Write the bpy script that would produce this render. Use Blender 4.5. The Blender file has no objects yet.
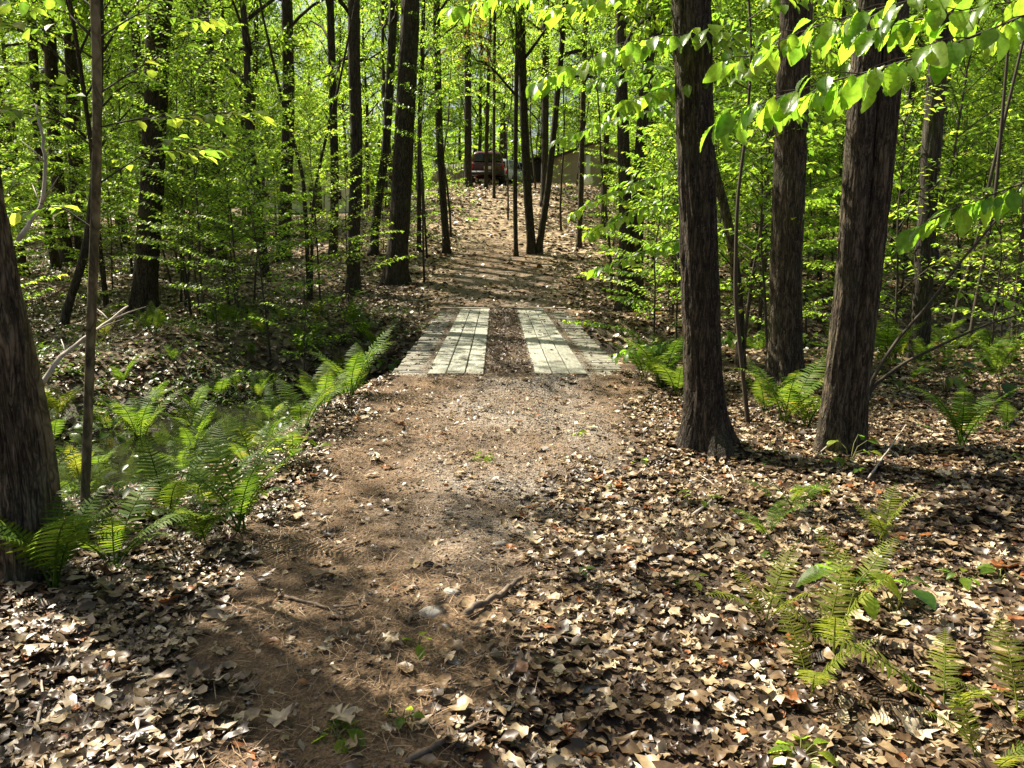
import bpy, math
import numpy as np
from mathutils import Vector, Matrix

RNG = np.random.default_rng(11)
SC = bpy.context.scene
COL = SC.collection
PI = math.pi
# ------------------------------------------------------------------ camera model
CAM_H = 1.6
FPX = 788.0
PITCH = math.atan((384 - 241) / FPX)
CP, SP = math.cos(PITCH), math.sin(PITCH)
CAM = np.array([0.0, 0.0, CAM_H])

def ray(px, py):
    a = (px - 512) / FPX; b = -(py - 384) / FPX
    return np.array([a, CP + b * SP, -SP + b * CP])

def at(px, py, d):
    """world point on the pixel's ray at world depth y = d"""
    r = ray(px, py)
    return CAM + r * (d / r[1])

def project(p):
    v = np.asarray(p, float) - CAM
    z = v[1] * CP - v[2] * SP
    y = v[1] * SP + v[2] * CP
    return 512 + FPX * v[0] / z, 384 - FPX * y / z, z

# ------------------------------------------------------------------ noise
def _hash(ix, iy, iz, seed=0):
    h = (ix.astype(np.int64) * 374761393 + iy.astype(np.int64) * 668265263 + iz.astype(np.int64) * 2147483647 + seed * 1274126177) & 0xFFFFFFFF
    h = ((h ^ (h >> 13)) * 1274126177) & 0xFFFFFFFF
    h = (h ^ (h >> 16)) & 0xFFFFFFFF
    return h / 4294967295.0

def vnoise(x, y, z=0.0, seed=0):
    x, y, z = np.broadcast_arrays(np.asarray(x, float), np.asarray(y, float), np.asarray(z, float))
    ix, iy, iz = np.floor(x), np.floor(y), np.floor(z)
    fx, fy, fz = x - ix, y - iy, z - iz
    fx = fx * fx * (3 - 2 * fx); fy = fy * fy * (3 - 2 * fy); fz = fz * fz * (3 - 2 * fz)
    out = 0.0
    for dx in (0, 1):
        for dy in (0, 1):
            for dz in (0, 1):
                w = (fx if dx else 1 - fx) * (fy if dy else 1 - fy) * (fz if dz else 1 - fz)
                out = out + w * _hash(ix + dx, iy + dy, iz + dz, seed)
    return out

def fbm(x, y, z=0.0, seed=0, octv=3):
    a, s, t = 0.0, 1.0, 0.0
    for k in range(octv):
        a = a + s * vnoise(np.asarray(x) * 2 ** k, np.asarray(y) * 2 ** k, np.asarray(z) * 2 ** k, seed + k)
        t += s; s *= 0.5
    return a / t

def sstep(a, b, x):
    t = np.clip((np.asarray(x, float) - a) / (b - a), 0, 1)
    return t * t * (3 - 2 * t)

# ------------------------------------------------------------------ terrain
_ty = np.linspace(-40, 420, 4601)
def _prof(pts):
    p = np.array(pts, float)
    v = np.interp(_ty, p[:, 0], p[:, 1])
    k = np.hanning(25); k /= k.sum()
    return np.convolve(np.pad(v, 12, mode='edge'), k, 'valid')
_pc = _prof([(-40, 0), (0, 0), (9, 0), (18, 0), (20, .12), (24, .72), (28, 1.3), (34, 2.7), (40, 4.05), (46, 4.8), (60, 5.1), (420, 5.6)])
_pl = _prof([(-40, 0), (0, 0), (8, -.25), (16, -.15), (20, .05), (25, .5), (35, 1.55), (45, 2.6), (70, 4.4), (420, 5.6)])
_pr = _prof([(-40, 0), (0, 0), (10, .02), (16, 0), (20, .2), (25, .75), (35, 2.0), (45, 3.4), (70, 4.6), (420, 5.6)])
STREAM = np.array([(-30, 2.5), (-14, 5.4), (-8, 6.6), (-4.3, 7.3), (-4.3, 9.8), (-3.0, 12.4), (0, 13.4), (3.4, 14.0), (8, 15.2), (16, 18), (40, 21)])
_xp = np.array([(-10, -.45), (2, -.5), (3.5, -.58), (4.9, -.58), (6.3, -.2), (9, 0), (18, -.1), (24, -.4), (30, -.5), (40, 0), (60, 0)])
_xh = np.array([(-10, .5), (2, .45), (3.5, .52), (4.9, .68), (6.3, 1.15), (9, 1.32), (18, 1.4), (22, 1.5), (28, 1.3), (40, .9), (60, .9)])

def path_off(x, y):
    """distance from the path centre line in units of its half width"""
    return np.abs(x - np.interp(y, _xp[:, 0], _xp[:, 1])) / np.interp(y, _xh[:, 0], _xh[:, 1])

def stream_d(x, y):
    x = np.asarray(x, float); y = np.asarray(y, float)
    best = np.full(np.broadcast(x, y).shape, 1e9)
    for a, b in zip(STREAM[:-1], STREAM[1:]):
        ab = b - a
        t = np.clip(((x - a[0]) * ab[0] + (y - a[1]) * ab[1]) / (ab @ ab), 0, 1)
        best = np.minimum(best, np.hypot(x - a[0] - t * ab[0], y - a[1] - t * ab[1]))
    return best

def H0(x, y):
    x = np.asarray(x, float); y = np.asarray(y, float)
    c = np.interp(y, _ty, _pc); l = np.interp(y, _ty, _pl); r = np.interp(y, _ty, _pr)
    xc = np.interp(y, _xp[:, 0], _xp[:, 1])
    wl = sstep(2.5, 11, xc - x); wr = sstep(2.5, 11, x - xc)
    h = c * (1 - wl - wr) + l * wl + r * wr
    d = stream_d(x, y)
    onpath = sstep(2.3, 1.25, np.abs(x - xc)) * sstep(9.5, 8.6, y)
    wid = np.interp(x, [-6, -2, 4, 10], [3.4, 3.2, 2.6, 2.2])
    h = h - np.interp(x, [-6, 0, 6, 14], [.95, 1.0, .7, .45]) * sstep(wid, .7, d) * (1 - onpath)
    return h

def H(x, y):
    x = np.asarray(x, float); y = np.asarray(y, float)
    h = H0(x, y)
    rough = sstep(.6, 1.6, path_off(x, y))
    h = h + (fbm(x * .55 + 9, y * .55, seed=3) - .5) * (.05 + .22 * rough)
    h = h + (fbm(x * 2.6, y * 2.6 + 5, seed=5) - .5) * (.03 + .07 * rough)
    h = h - .035 * np.exp(-((np.abs(x - np.interp(y, _xp[:, 0], _xp[:, 1])) - .62) / .17) ** 2) * sstep(9, 8.2, y) * sstep(3.0, 5.0, y)
    xb = np.abs(x + .05)
    h = h + .085 * np.exp(-((y - 8.72 + (fbm(x * 2.2, y * 0 + 3, seed=17) - .5) * .5) / .32) ** 2) * sstep(1.75, 1.2, xb)
    h = h + .07 * np.exp(-((y - 18.2) / .3) ** 2) * sstep(2.2, 1.2, xb)
    return h

def Hs(x, y):
    return float(H(np.array([x]), np.array([y]))[0])

def ground_at(px, py, tmax=90):
    r = ray(px, py)
    t = np.concatenate([np.arange(1.5, 12, .02), np.arange(12, tmax, .06)])
    P = CAM + r * t[:, None]
    below = P[:, 2] < H(P[:, 0], P[:, 1])
    i = int(np.argmax(below)) if below.any() else len(t) - 1
    return P[i]

# ------------------------------------------------------------------ mesh helpers
def link(name, me, mats=(), parent=None, loc=None, rot=None, scale=None):
    o = bpy.data.objects.new(name, me)
    COL.objects.link(o)
    if me is not None:
        for m in mats:
            me.materials.append(m)
    if parent is not None: o.parent = parent
    if loc is not None: o.location = loc
    if rot is not None: o.rotation_euler = rot
    if scale is not None: o.scale = scale
    return o

def mesh_np(name, V, faces, smooth=True, rnd=None, mi=None):
    me = bpy.data.meshes.new(name)
    V = np.ascontiguousarray(V, np.float32)
    me.vertices.add(len(V)); me.vertices.foreach_set('co', V.ravel())
    faces = [np.asarray(f, np.int32) for f in faces if len(f)]
    loops = np.concatenate([f.ravel() for f in faces])
    tot = np.concatenate([np.full(len(f), f.shape[1], np.int32) for f in faces])
    st = np.concatenate([[0], np.cumsum(tot)[:-1]]).astype(np.int32)
    me.loops.add(len(loops)); me.loops.foreach_set('vertex_index', loops)
    me.polygons.add(len(tot)); me.polygons.foreach_set('loop_start', st)
    if mi is not None: me.polygons.foreach_set('material_index', np.asarray(mi, np.int32))
    me.update(calc_edges=True)
    me.polygons.foreach_set('use_smooth', np.full(len(tot), bool(smooth)))
    if rnd is not None:
        a = me.attributes.new('rnd', 'FLOAT', 'POINT')
        a.data.foreach_set('value', np.asarray(rnd, np.float32))
    return me

def nrm(a):
    a = np.asarray(a, float)
    return a / np.maximum(np.linalg.norm(a, axis=-1, keepdims=True), 1e-9)

class Geo:
    """collects quads and triangles that become ONE mesh"""
    def __init__(s): s.V, s.Q, s.T, s.R, s.n = [], [], [], [], 0
    def add(s, V, Q=None, T=None, rnd=None):
        V = np.asarray(V, float)
        if Q is not None and len(Q): s.Q.append(np.asarray(Q) + s.n)
        if T is not None and len(T): s.T.append(np.asarray(T) + s.n)
        s.V.append(V); s.R.append(np.full(len(V), RNG.random()) if rnd is None else np.broadcast_to(rnd, (len(V),)))
        s.n += len(V)
    def tube(s, P, rad, sides=8, mod=None, cap=True):
        P = np.asarray(P, float); n = len(P)
        rad = np.broadcast_to(np.asarray(rad, float), (n,))
        T = nrm(np.gradient(P, axis=0))
        u = nrm(np.cross(T[0], [0.3, 1, 0.1] if abs(T[0][2]) > .7 else [0, 0, 1]))
        U = [u]
        for i in range(1, n):
            u = u - T[i] * (u @ T[i]); u = u / max(np.linalg.norm(u), 1e-9); U.append(u)
        U = np.array(U); W = np.cross(T, U)
        a = np.linspace(0, 2 * PI, sides, endpoint=False)
        rr = np.repeat(rad[:, None], sides, 1)
        if mod is not None: rr = rr * mod(np.arange(n)[:, None], a[None, :], P)
        V = P[:, None] + rr[..., None] * (np.cos(a)[None, :, None] * U[:, None] + np.sin(a)[None, :, None] * W[:, None])
        i = np.arange(n - 1)[:, None] * sides; j = np.arange(sides)[None, :]; k = (j + 1) % sides
        Q = np.stack([i + j, i + k, i + sides + k, i + sides + j], -1).reshape(-1, 4)
        V = V.reshape(-1, 3); Tt = []
        if cap:
            V = np.concatenate([V, [P[0]], [P[-1]]])
            c0, c1 = n * sides, n * sides + 1; j = np.arange(sides); k = (j + 1) % sides
            Tt = np.concatenate([np.stack([k, j, np.full(sides, c0)], -1), np.stack([(n - 1) * sides + j, (n - 1) * sides + k, np.full(sides, c1)], -1)])
        s.add(V, Q, Tt)
    def box(s, c, size, rz=0.0, taper=1.0):
        x, y, z = np.asarray(size, float) / 2
        V = np.array([[-x, -y, -z], [x, -y, -z], [x, y, -z], [-x, y, -z], [-x * taper, -y * taper, z], [x * taper, -y * taper, z], [x * taper, y * taper, z], [-x * taper, y * taper, z]])
        cs, sn = math.cos(rz), math.sin(rz)
        V = V @ np.array([[cs, sn, 0], [-sn, cs, 0], [0, 0, 1]]) + np.asarray(c, float)
        s.add(V, [[3, 2, 1, 0], [4, 5, 6, 7], [0, 1, 5, 4], [1, 2, 6, 5], [2, 3, 7, 6], [3, 0, 4, 7]])
    def leaves(s, tpl, P, D, N, S, rnd=None):
        TV, TQ, TT = tpl
        P = np.asarray(P, float); n = len(P)
        if n == 0: return
        D = nrm(D); B = nrm(np.cross(N, D)); N2 = np.cross(D, B)
        S = np.broadcast_to(np.asarray(S, float), (n,))
        V = P[:, None] + S[:, None, None] * (TV[None, :, 0:1] * D[:, None] + TV[None, :, 1:2] * B[:, None] + TV[None, :, 2:3] * N2[:, None])
        k = len(TV); off = (np.arange(n) * k)[:, None, None]
        r = np.repeat(RNG.random(n) if rnd is None else rnd, k)
        s.add(V.reshape(-1, 3), (np.asarray(TQ)[None] + off).reshape(-1, 4) if len(TQ) else None,
              (np.asarray(TT)[None] + off).reshape(-1, 3) if len(TT) else None, r)
    def mesh(s, name, smooth=True):
        Q = np.concatenate(s.Q) if s.Q else np.zeros((0, 4), int)
        T = np.concatenate(s.T) if s.T else np.zeros((0, 3), int)
        return mesh_np(name, np.concatenate(s.V), [Q, T], smooth, np.concatenate(s.R))
    def obj(s, name, mats, parent=None, smooth=True, **k):
        return link(name, s.mesh(name, smooth), mats if isinstance(mats, (list, tuple)) else [mats], parent, **k)

def empty(name, loc=(0, 0, 0), rz=0.0, scale=None):
    o = bpy.data.objects.new(name, None); COL.objects.link(o)
    o.location = loc; o.rotation_euler = (0, 0, rz); o.empty_display_size = .2
    if scale is not None: o.scale = (scale,) * 3 if np.isscalar(scale) else scale
    return o

def tag(o, label, cat, group=None, kind=None):
    if label: o['label'] = label
    if cat: o['category'] = cat
    if group: o['group'] = group
    if kind: o['kind'] = kind
    return o

def copy_tree(o, parent=None):
    c = o.copy(); COL.objects.link(c); c.parent = parent
    for ch in o.children: copy_tree(ch, c)
    return c

# ------------------------------------------------------------------ materials
def new_mat(name):
    m = bpy.data.materials.new(name); m.use_nodes = True
    nt = m.node_tree; nt.nodes.clear()
    return m, nt, nt.nodes.new('ShaderNodeOutputMaterial')

def nd(nt, t, **kw):
    n = nt.nodes.new(t)
    for k, v in kw.items():
        if hasattr(n, k) and k not in ('Scale',): setattr(n, k, v)
        else: n.inputs[k].default_value = v
    return n

def ramp(nt, fac, stops, interp='LINEAR'):
    r = nt.nodes.new('ShaderNodeValToRGB'); r.color_ramp.interpolation = interp
    e = r.color_ramp.elements
    while len(e) < len(stops): e.new(0.5)
    for i, (p, c) in enumerate(stops):
        e[i].position = p; e[i].color = (c[0], c[1], c[2], 1) if not np.isscalar(c) else (c, c, c, 1)
    nt.links.new(fac, r.inputs[0])
    return r

def mixc(nt, fac, a, b, mode='MIX'):
    m = nt.nodes.new('ShaderNodeMix'); m.data_type = 'RGBA'; m.blend_type = mode
    for sock, v in ((m.inputs[0], fac), (m.inputs[6], a), (m.inputs[7], b)):
        if hasattr(v, 'is_linked'): nt.links.new(v, sock)
        else: sock.default_value = v if np.isscalar(v) else (v[0], v[1], v[2], 1)
    return m.outputs[2]

def leaf_mat(name, stops, trans, tmul=1.0, rough=.38, spec=.35):
    m, nt, out = new_mat(name)
    at_ = nd(nt, 'ShaderNodeAttribute', attribute_name='rnd')
    oi = nd(nt, 'ShaderNodeObjectInfo')
    ad = nd(nt, 'ShaderNodeMath', operation='MULTIPLY_ADD'); ad.inputs[1].default_value = .72
    mu = nd(nt, 'ShaderNodeMath', operation='MULTIPLY'); mu.inputs[1].default_value = .28
    nt.links.new(oi.outputs['Random'], mu.inputs[0]); nt.links.new(at_.outputs['Fac'], ad.inputs[0]); nt.links.new(mu.outputs[0], ad.inputs[2])
    r0_ = ramp(nt, ad.outputs[0], stops)
    tcn = nd(nt, 'ShaderNodeTexCoord'); nn = nd(nt, 'ShaderNodeTexNoise'); nn.inputs['Scale'].default_value = 55; nn.inputs['Detail'].default_value = 3
    nt.links.new(tcn.outputs['Object'], nn.inputs[0])
    mt = ramp(nt, nn.outputs[0], [(.3, .68), (.6, 1.08)])
    class _W: pass
    r = _W(); r.outputs = [mixc(nt, 1.0, r0_.outputs[0], mt.outputs[0], 'MULTIPLY')]
    b = nd(nt, 'ShaderNodeBsdfPrincipled'); b.inputs['Roughness'].default_value = rough
    b.inputs['Specular IOR Level'].default_value = spec
    nt.links.new(r.outputs[0], b.inputs['Base Color'])
    t = nd(nt, 'ShaderNodeBsdfTranslucent')
    tc = mixc(nt, 1.0, r.outputs[0], (tmul * 1.35, tmul * 1.25, tmul * .8), 'MULTIPLY')
    nt.links.new(tc, t.inputs['Color'])
    mx = nd(nt, 'ShaderNodeMixShader'); mx.inputs[0].default_value = trans
    nt.links.new(b.outputs[0], mx.inputs[1]); nt.links.new(t.outputs[0], mx.inputs[2])
    nt.links.new(mx.outputs[0], out.inputs['Surface'])
    return m

def bark_mat(name, dark, mid, pale, zs=.16, sc=22.0, bump=.9, moss=0.25):
    m, nt, out = new_mat(name)
    tc = nd(nt, 'ShaderNodeTexCoord')
    mp = nd(nt, 'ShaderNodeMapping'); mp.inputs['Scale'].default_value = (1, 1, zs)
    nt.links.new(tc.outputs['Object'], mp.inputs[0])
    n1 = nd(nt, 'ShaderNodeTexNoise'); n1.inputs['Scale'].default_value = sc; n1.inputs['Detail'].default_value = 6; n1.inputs['Roughness'].default_value = .65; n1.inputs['Distortion'].default_value = .5
    v1 = nd(nt, 'ShaderNodeTexVoronoi', feature='DISTANCE_TO_EDGE'); v1.inputs['Scale'].default_value = sc * 1.1
    n2 = nd(nt, 'ShaderNodeTexNoise'); n2.inputs['Scale'].default_value = 2.6; n2.inputs['Detail'].default_value = 5
    n3 = nd(nt, 'ShaderNodeTexNoise'); n3.inputs['Scale'].default_value = 60; n3.inputs['Detail'].default_value = 3
    nt.links.new(mp.outputs[0], n1.inputs[0]); nt.links.new(mp.outputs[0], v1.inputs[0]); nt.links.new(tc.outputs['Object'], n2.inputs[0]); nt.links.new(tc.outputs['Object'], n3.inputs[0])
    mp2 = nd(nt, 'ShaderNodeMapping'); mp2.inputs['Scale'].default_value = (1, 1, zs * .55); mp2.inputs['Location'].default_value = (3.7, 1.3, .4)
    nt.links.new(tc.outputs['Object'], mp2.inputs[0])
    n4 = nd(nt, 'ShaderNodeTexNoise'); n4.inputs['Scale'].default_value = sc * .95; n4.inputs['Detail'].default_value = 3; n4.inputs['Distortion'].default_value = 1.2
    nt.links.new(mp2.outputs[0], n4.inputs[0])
    s1 = nd(nt, 'ShaderNodeMath', operation='SUBTRACT'); s1.inputs[1].default_value = .5; nt.links.new(n4.outputs[0], s1.inputs[0])
    s2 = nd(nt, 'ShaderNodeMath', operation='ABSOLUTE'); nt.links.new(s1.outputs[0], s2.inputs[0])
    vr = ramp(nt, s2.outputs[0], [(0, 0.0), (.10, 1.0)])
    vv = ramp(nt, v1.outputs['Distance'], [(0, .55), (.12, 1.0)])
    vm = nd(nt, 'ShaderNodeMath', operation='MULTIPLY'); nt.links.new(vr.outputs[0], vm.inputs[0]); nt.links.new(vv.outputs[0], vm.inputs[1])
    hm = nd(nt, 'ShaderNodeMath', operation='MULTIPLY_ADD'); hm.inputs[1].default_value = .42
    nt.links.new(vm.outputs[0], hm.inputs[0]); nt.links.new(n1.outputs[0], hm.inputs[2])
    c = ramp(nt, hm.outputs[0], [(.42, dark), (.75, mid), (1.0, pale)])
    lf = ramp(nt, n2.outputs[0], [(.52, 0.0), (.7, moss)])
    col = mixc(nt, lf.outputs[0], c.outputs[0], (.085, .095, .045))
    sp = ramp(nt, n3.outputs[0], [(.60, 0.0), (.72, .5)])
    col = mixc(nt, sp.outputs[0], col, (.19, .18, .15))
    b = nd(nt, 'ShaderNodeBsdfPrincipled'); b.inputs['Roughness'].default_value = .85; b.inputs['Specular IOR Level'].default_value = .25
    nt.links.new(col, b.inputs['Base Color'])
    bp = nd(nt, 'ShaderNodeBump'); bp.inputs['Strength'].default_value = bump; bp.inputs['Distance'].default_value = .018
    nt.links.new(hm.outputs[0], bp.inputs['Height']); nt.links.new(bp.outputs[0], b.inputs['Normal'])
    nt.links.new(b.outputs[0], out.inputs['Surface'])
    return m

def plain(name, col, rough=.6, spec=.4, metal=0.0, var=.25, scale=6.0, bump=0.0, coat=0.0):
    m, nt, out = new_mat(name)
    tc = nd(nt, 'ShaderNodeTexCoord')
    n = nd(nt, 'ShaderNodeTexNoise'); n.inputs['Scale'].default_value = scale; n.inputs['Detail'].default_value = 5
    nt.links.new(tc.outputs['Object'], n.inputs[0])
    c = np.array(col)
    r = ramp(nt, n.outputs[0], [(.3, tuple(c * (1 - var))), (.7, tuple(np.minimum(c * (1 + var), .9)))])
    b = nd(nt, 'ShaderNodeBsdfPrincipled'); b.inputs['Roughness'].default_value = rough; b.inputs['Specular IOR Level'].default_value = spec; b.inputs['Metallic'].default_value = metal
    b.inputs['Coat Weight'].default_value = coat
    nt.links.new(r.outputs[0], b.inputs['Base Color'])
    if bump:
        bp = nd(nt, 'ShaderNodeBump'); bp.inputs['Strength'].default_value = bump; bp.inputs['Distance'].default_value = .01
        nt.links.new(n.outputs[0], bp.inputs['Height']); nt.links.new(bp.outputs[0], b.inputs['Normal'])
    nt.links.new(b.outputs[0], out.inputs['Surface'])
    return m

def ramp_mat(name, stops, rough=.7, spec=.3, trans=0.0, noise=0.0, nscale=40.0):
    """colour picked per piece from its 'rnd' value"""
    m, nt, out = new_mat(name)
    a = nd(nt, 'ShaderNodeAttribute', attribute_name='rnd')
    fac = a.outputs['Fac']
    r = ramp(nt, fac, stops); col = r.outputs[0]
    if noise:
        tc = nd(nt, 'ShaderNodeTexCoord')
        n = nd(nt, 'ShaderNodeTexNoise'); n.inputs['Scale'].default_value = nscale; n.inputs['Detail'].default_value = 4
        nt.links.new(tc.outputs['Object'], n.inputs[0])
        k = ramp(nt, n.outputs[0], [(.3, 1 - noise), (.7, 1 + noise * .4)])
        col = mixc(nt, 1.0, col, k.outputs[0], 'MULTIPLY')
    b = nd(nt, 'ShaderNodeBsdfPrincipled'); b.inputs['Roughness'].default_value = rough; b.inputs['Specular IOR Level'].default_value = spec
    nt.links.new(col, b.inputs['Base Color'])
    sh = b.outputs[0]
    if trans:
        t = nd(nt, 'ShaderNodeBsdfTranslucent'); nt.links.new(col, t.inputs['Color'])
        mx = nd(nt, 'ShaderNodeMixShader'); mx.inputs[0].default_value = trans
        nt.links.new(b.outputs[0], mx.inputs[1]); nt.links.new(t.outputs[0], mx.inputs[2]); sh = mx.outputs[0]
    nt.links.new(sh, out.inputs['Surface'])
    return m

def ground_mat():
    m, nt, out = new_mat('forest_soil')
    tc = nd(nt, 'ShaderNodeTexCoord')
    pa = nd(nt, 'ShaderNodeAttribute', attribute_name='path')
    ga = nd(nt, 'ShaderNodeAttribute', attribute_name='gravelly')
    fa = nd(nt, 'ShaderNodeAttribute', attribute_name='far')
    def noise(s, d=6, r=.6):
        n = nd(nt, 'ShaderNodeTexNoise'); n.inputs['Scale'].default_value = s; n.inputs['Detail'].default_value = d; n.inputs['Roughness'].default_value = r
        nt.links.new(tc.outputs['Object'], n.inputs[0]); return n
    n_big, n_mid, n_fine = noise(.9, 4), noise(9, 6), noise(75, 4, .7)
    vor = nd(nt, 'ShaderNodeTexVoronoi'); vor.inputs['Scale'].default_value = 60
    nt.links.new(tc.outputs['Object'], vor.inputs[0])
    vl = nd(nt, 'ShaderNodeTexVoronoi'); vl.inputs['Scale'].default_value = 7.0
    nt.links.new(tc.outputs['Object'], vl.inputs[0])
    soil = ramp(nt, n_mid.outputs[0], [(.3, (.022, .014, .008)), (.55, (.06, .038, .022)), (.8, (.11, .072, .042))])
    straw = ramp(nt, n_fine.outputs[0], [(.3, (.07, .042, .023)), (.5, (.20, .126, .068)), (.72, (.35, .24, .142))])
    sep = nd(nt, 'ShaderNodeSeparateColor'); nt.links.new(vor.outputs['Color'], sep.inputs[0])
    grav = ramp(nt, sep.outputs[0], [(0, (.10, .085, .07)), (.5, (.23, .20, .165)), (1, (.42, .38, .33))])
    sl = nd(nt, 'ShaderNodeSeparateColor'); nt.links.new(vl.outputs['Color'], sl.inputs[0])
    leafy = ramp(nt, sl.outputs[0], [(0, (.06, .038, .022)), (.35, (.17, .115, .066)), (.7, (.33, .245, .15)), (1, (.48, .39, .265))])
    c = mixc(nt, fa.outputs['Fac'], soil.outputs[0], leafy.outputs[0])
    n_pat = noise(2.3, 5, .7); pk = ramp(nt, n_pat.outputs[0], [(.42, .35), (.6, 1.0)])
    st2 = mixc(nt, pk.outputs[0], soil.outputs[0], straw.outputs[0])
    c = mixc(nt, pa.outputs['Fac'], c, st2)
    gm = nd(nt, 'ShaderNodeMath', operation='MULTIPLY'); nt.links.new(ga.outputs['Fac'], gm.inputs[0])
    gr = ramp(nt, n_big.outputs[0], [(.38, .25), (.6, 1.0)]); nt.links.new(gr.outputs[0], gm.inputs[1])
    c = mixc(nt, gm.outputs[0], c, grav.outputs[0])
    wa = nd(nt, 'ShaderNodeAttribute', attribute_name='wet')
    c = mixc(nt, wa.outputs['Fac'], c, (.018, .013, .009))
    b = nd(nt, 'ShaderNodeBsdfPrincipled'); b.inputs['Specular IOR Level'].default_value = .3
    rg = ramp(nt, wa.outputs['Fac'], [(0, .9), (1, .45)]); nt.links.new(rg.outputs[0], b.inputs['Roughness'])
    nt.links.new(c, b.inputs['Base Color'])
    hm = nd(nt, 'ShaderNodeMath', operation='ADD'); nt.links.new(n_fine.outputs[0], hm.inputs[0]); nt.links.new(vor.outputs['Distance'], hm.inputs[1])
    bp = nd(nt, 'ShaderNodeBump'); bp.inputs['Strength'].default_value = .8; bp.inputs['Distance'].default_value = .015
    nt.links.new(hm.outputs[0], bp.inputs['Height']); nt.links.new(bp.outputs[0], b.inputs['Normal'])
    nt.links.new(b.outputs[0], out.inputs['Surface'])
    return m

def water_mat():
    m, nt, out = new_mat('brook_water')
    b = nd(nt, 'ShaderNodeBsdfPrincipled'); b.inputs['Base Color'].default_value = (.012, .012, .008, 1)
    b.inputs['Roughness'].default_value = .04; b.inputs['IOR'].default_value = 1.33
    tc = nd(nt, 'ShaderNodeTexCoord'); n = nd(nt, 'ShaderNodeTexNoise'); n.inputs['Scale'].default_value = 7
    nt.links.new(tc.outputs['Object'], n.inputs[0])
    bp = nd(nt, 'ShaderNodeBump'); bp.inputs['Strength'].default_value = .12; bp.inputs['Distance'].default_value = .02
    nt.links.new(n.outputs[0], bp.inputs['Height']); nt.links.new(bp.outputs[0], b.inputs['Normal'])
    nt.links.new(b.outputs[0], out.inputs['Surface'])
    return m

def wood_mat(name, dark, pale):
    m, nt, out = new_mat(name)
    tc = nd(nt, 'ShaderNodeTexCoord'); at_ = nd(nt, 'ShaderNodeAttribute', attribute_name='rnd')
    oi = nd(nt, 'ShaderNodeObjectInfo')
    mp = nd(nt, 'ShaderNodeMapping'); mp.inputs['Scale'].default_value = (14, 1.2, 14)
    nt.links.new(tc.outputs['Object'], mp.inputs[0])
    n = nd(nt, 'ShaderNodeTexNoise'); n.inputs['Scale'].default_value = 4; n.inputs['Detail'].default_value = 8; n.inputs['Distortion'].default_value = .6
    nt.links.new(mp.outputs[0], n.inputs[0])
    n2 = nd(nt, 'ShaderNodeTexNoise'); n2.inputs['Scale'].default_value = 2.5; n2.inputs['Detail'].default_value = 6; n2.inputs['Roughness'].default_value = .7
    nt.links.new(tc.outputs['Object'], n2.inputs[0])
    c = ramp(nt, n.outputs[0], [(.3, dark), (.62, pale)])
    st = ramp(nt, n2.outputs[0], [(.5, 0.0), (.72, .7)])
    col = mixc(nt, st.outputs[0], c.outputs[0], (.13, .085, .05))
    v = ramp(nt, oi.outputs['Random'], [(0, .72), (1, 1.08)])
    col = mixc(nt, 1.0, col, v.outputs[0], 'MULTIPLY')
    b = nd(nt, 'ShaderNodeBsdfPrincipled'); b.inputs['Roughness'].default_value = .65; b.inputs['Specular IOR Level'].default_value = .35
    nt.links.new(col, b.inputs['Base Color'])
    bp = nd(nt, 'ShaderNodeBump'); bp.inputs['Strength'].default_value = .35; bp.inputs['Distance'].default_value = .006
    nt.links.new(n.outputs[0], bp.inputs['Height']); nt.links.new(bp.outputs[0], b.inputs['Normal'])
    nt.links.new(b.outputs[0], out.inputs['Surface'])
    return m

SPRING = [(0, (.045, .10, .016)), (.35, (.092, .175, .022)), (.7, (.165, .25, .032)), (1, (.28, .325, .05))]
LEAF_CROWN = leaf_mat('canopy_leaf', [(0, (.045, .09, .01)), (.5, (.095, .175, .018)), (1, (.185, .265, .028))], .62, 2.5)
LEAF_SAP = leaf_mat('sapling_leaf', SPRING, .62, 2.6)
LEAF_BEECH = leaf_mat('beech_leaf', [(0, (.055, .13, .014)), (.5, (.10, .19, .02)), (1, (.18, .265, .028))], .62, 2.5, .32, .5)
LEAF_RUST = leaf_mat('rusty_leaf', [(0, (.14, .12, .03)), (.5, (.25, .18, .05)), (1, (.36, .26, .08))], .5, 1.2)
LEAF_FERN = leaf_mat('fern_leaf', [(0, (.04, .088, .012)), (.5, (.085, .155, .018)), (.9, (.155, .215, .03)), (1, (.22, .17, .05))], .48, 1.6, .55, .15)
LEAF_FERN_PALE = leaf_mat('pale_fern_leaf', [(0, (.10, .15, .02)), (.5, (.17, .21, .03)), (.9, (.24, .26, .045)), (1, (.25, .19, .06))], .48, 1.6, .55, .15)
LEAF_LOW = leaf_mat('ground_leaf', [(0, (.03, .075, .012)), (.5, (.06, .12, .015)), (1, (.13, .18, .03))], .45, 1.3)
STALK = plain('fern_stalk', (.12, .12, .03), .6)
BARK = bark_mat('furrowed_bark', (.009, .0068, .0045), (.042, .032, .021), (.10, .078, .052), zs=.26, sc=30)
BARK_BROWN = bark_mat('brown_bark', (.013, .0095, .006), (.06, .046, .029), (.14, .11, .072), zs=.26, sc=28, moss=.35)
BARK_NEAR = bark_mat('sunlit_ridged_brown_bark', (.02, .014, .009), (.10, .074, .046), (.21, .165, .11), zs=.26, sc=26, moss=.4)  # brown bark lightened: sunlight on the near trunk painted into its colour
BARK_FAR = bark_mat('grey_bark', (.010, .008, .006), (.036, .029, .022), (.085, .07, .054), bump=.6)
BARK_TAN = bark_mat('smooth_tan_bark', (.05, .042, .022), (.15, .122, .062), (.25, .205, .12), zs=.6, sc=12, bump=.3, moss=.5)
TWIG = plain('twig_bark', (.05, .038, .026), .8)
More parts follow.
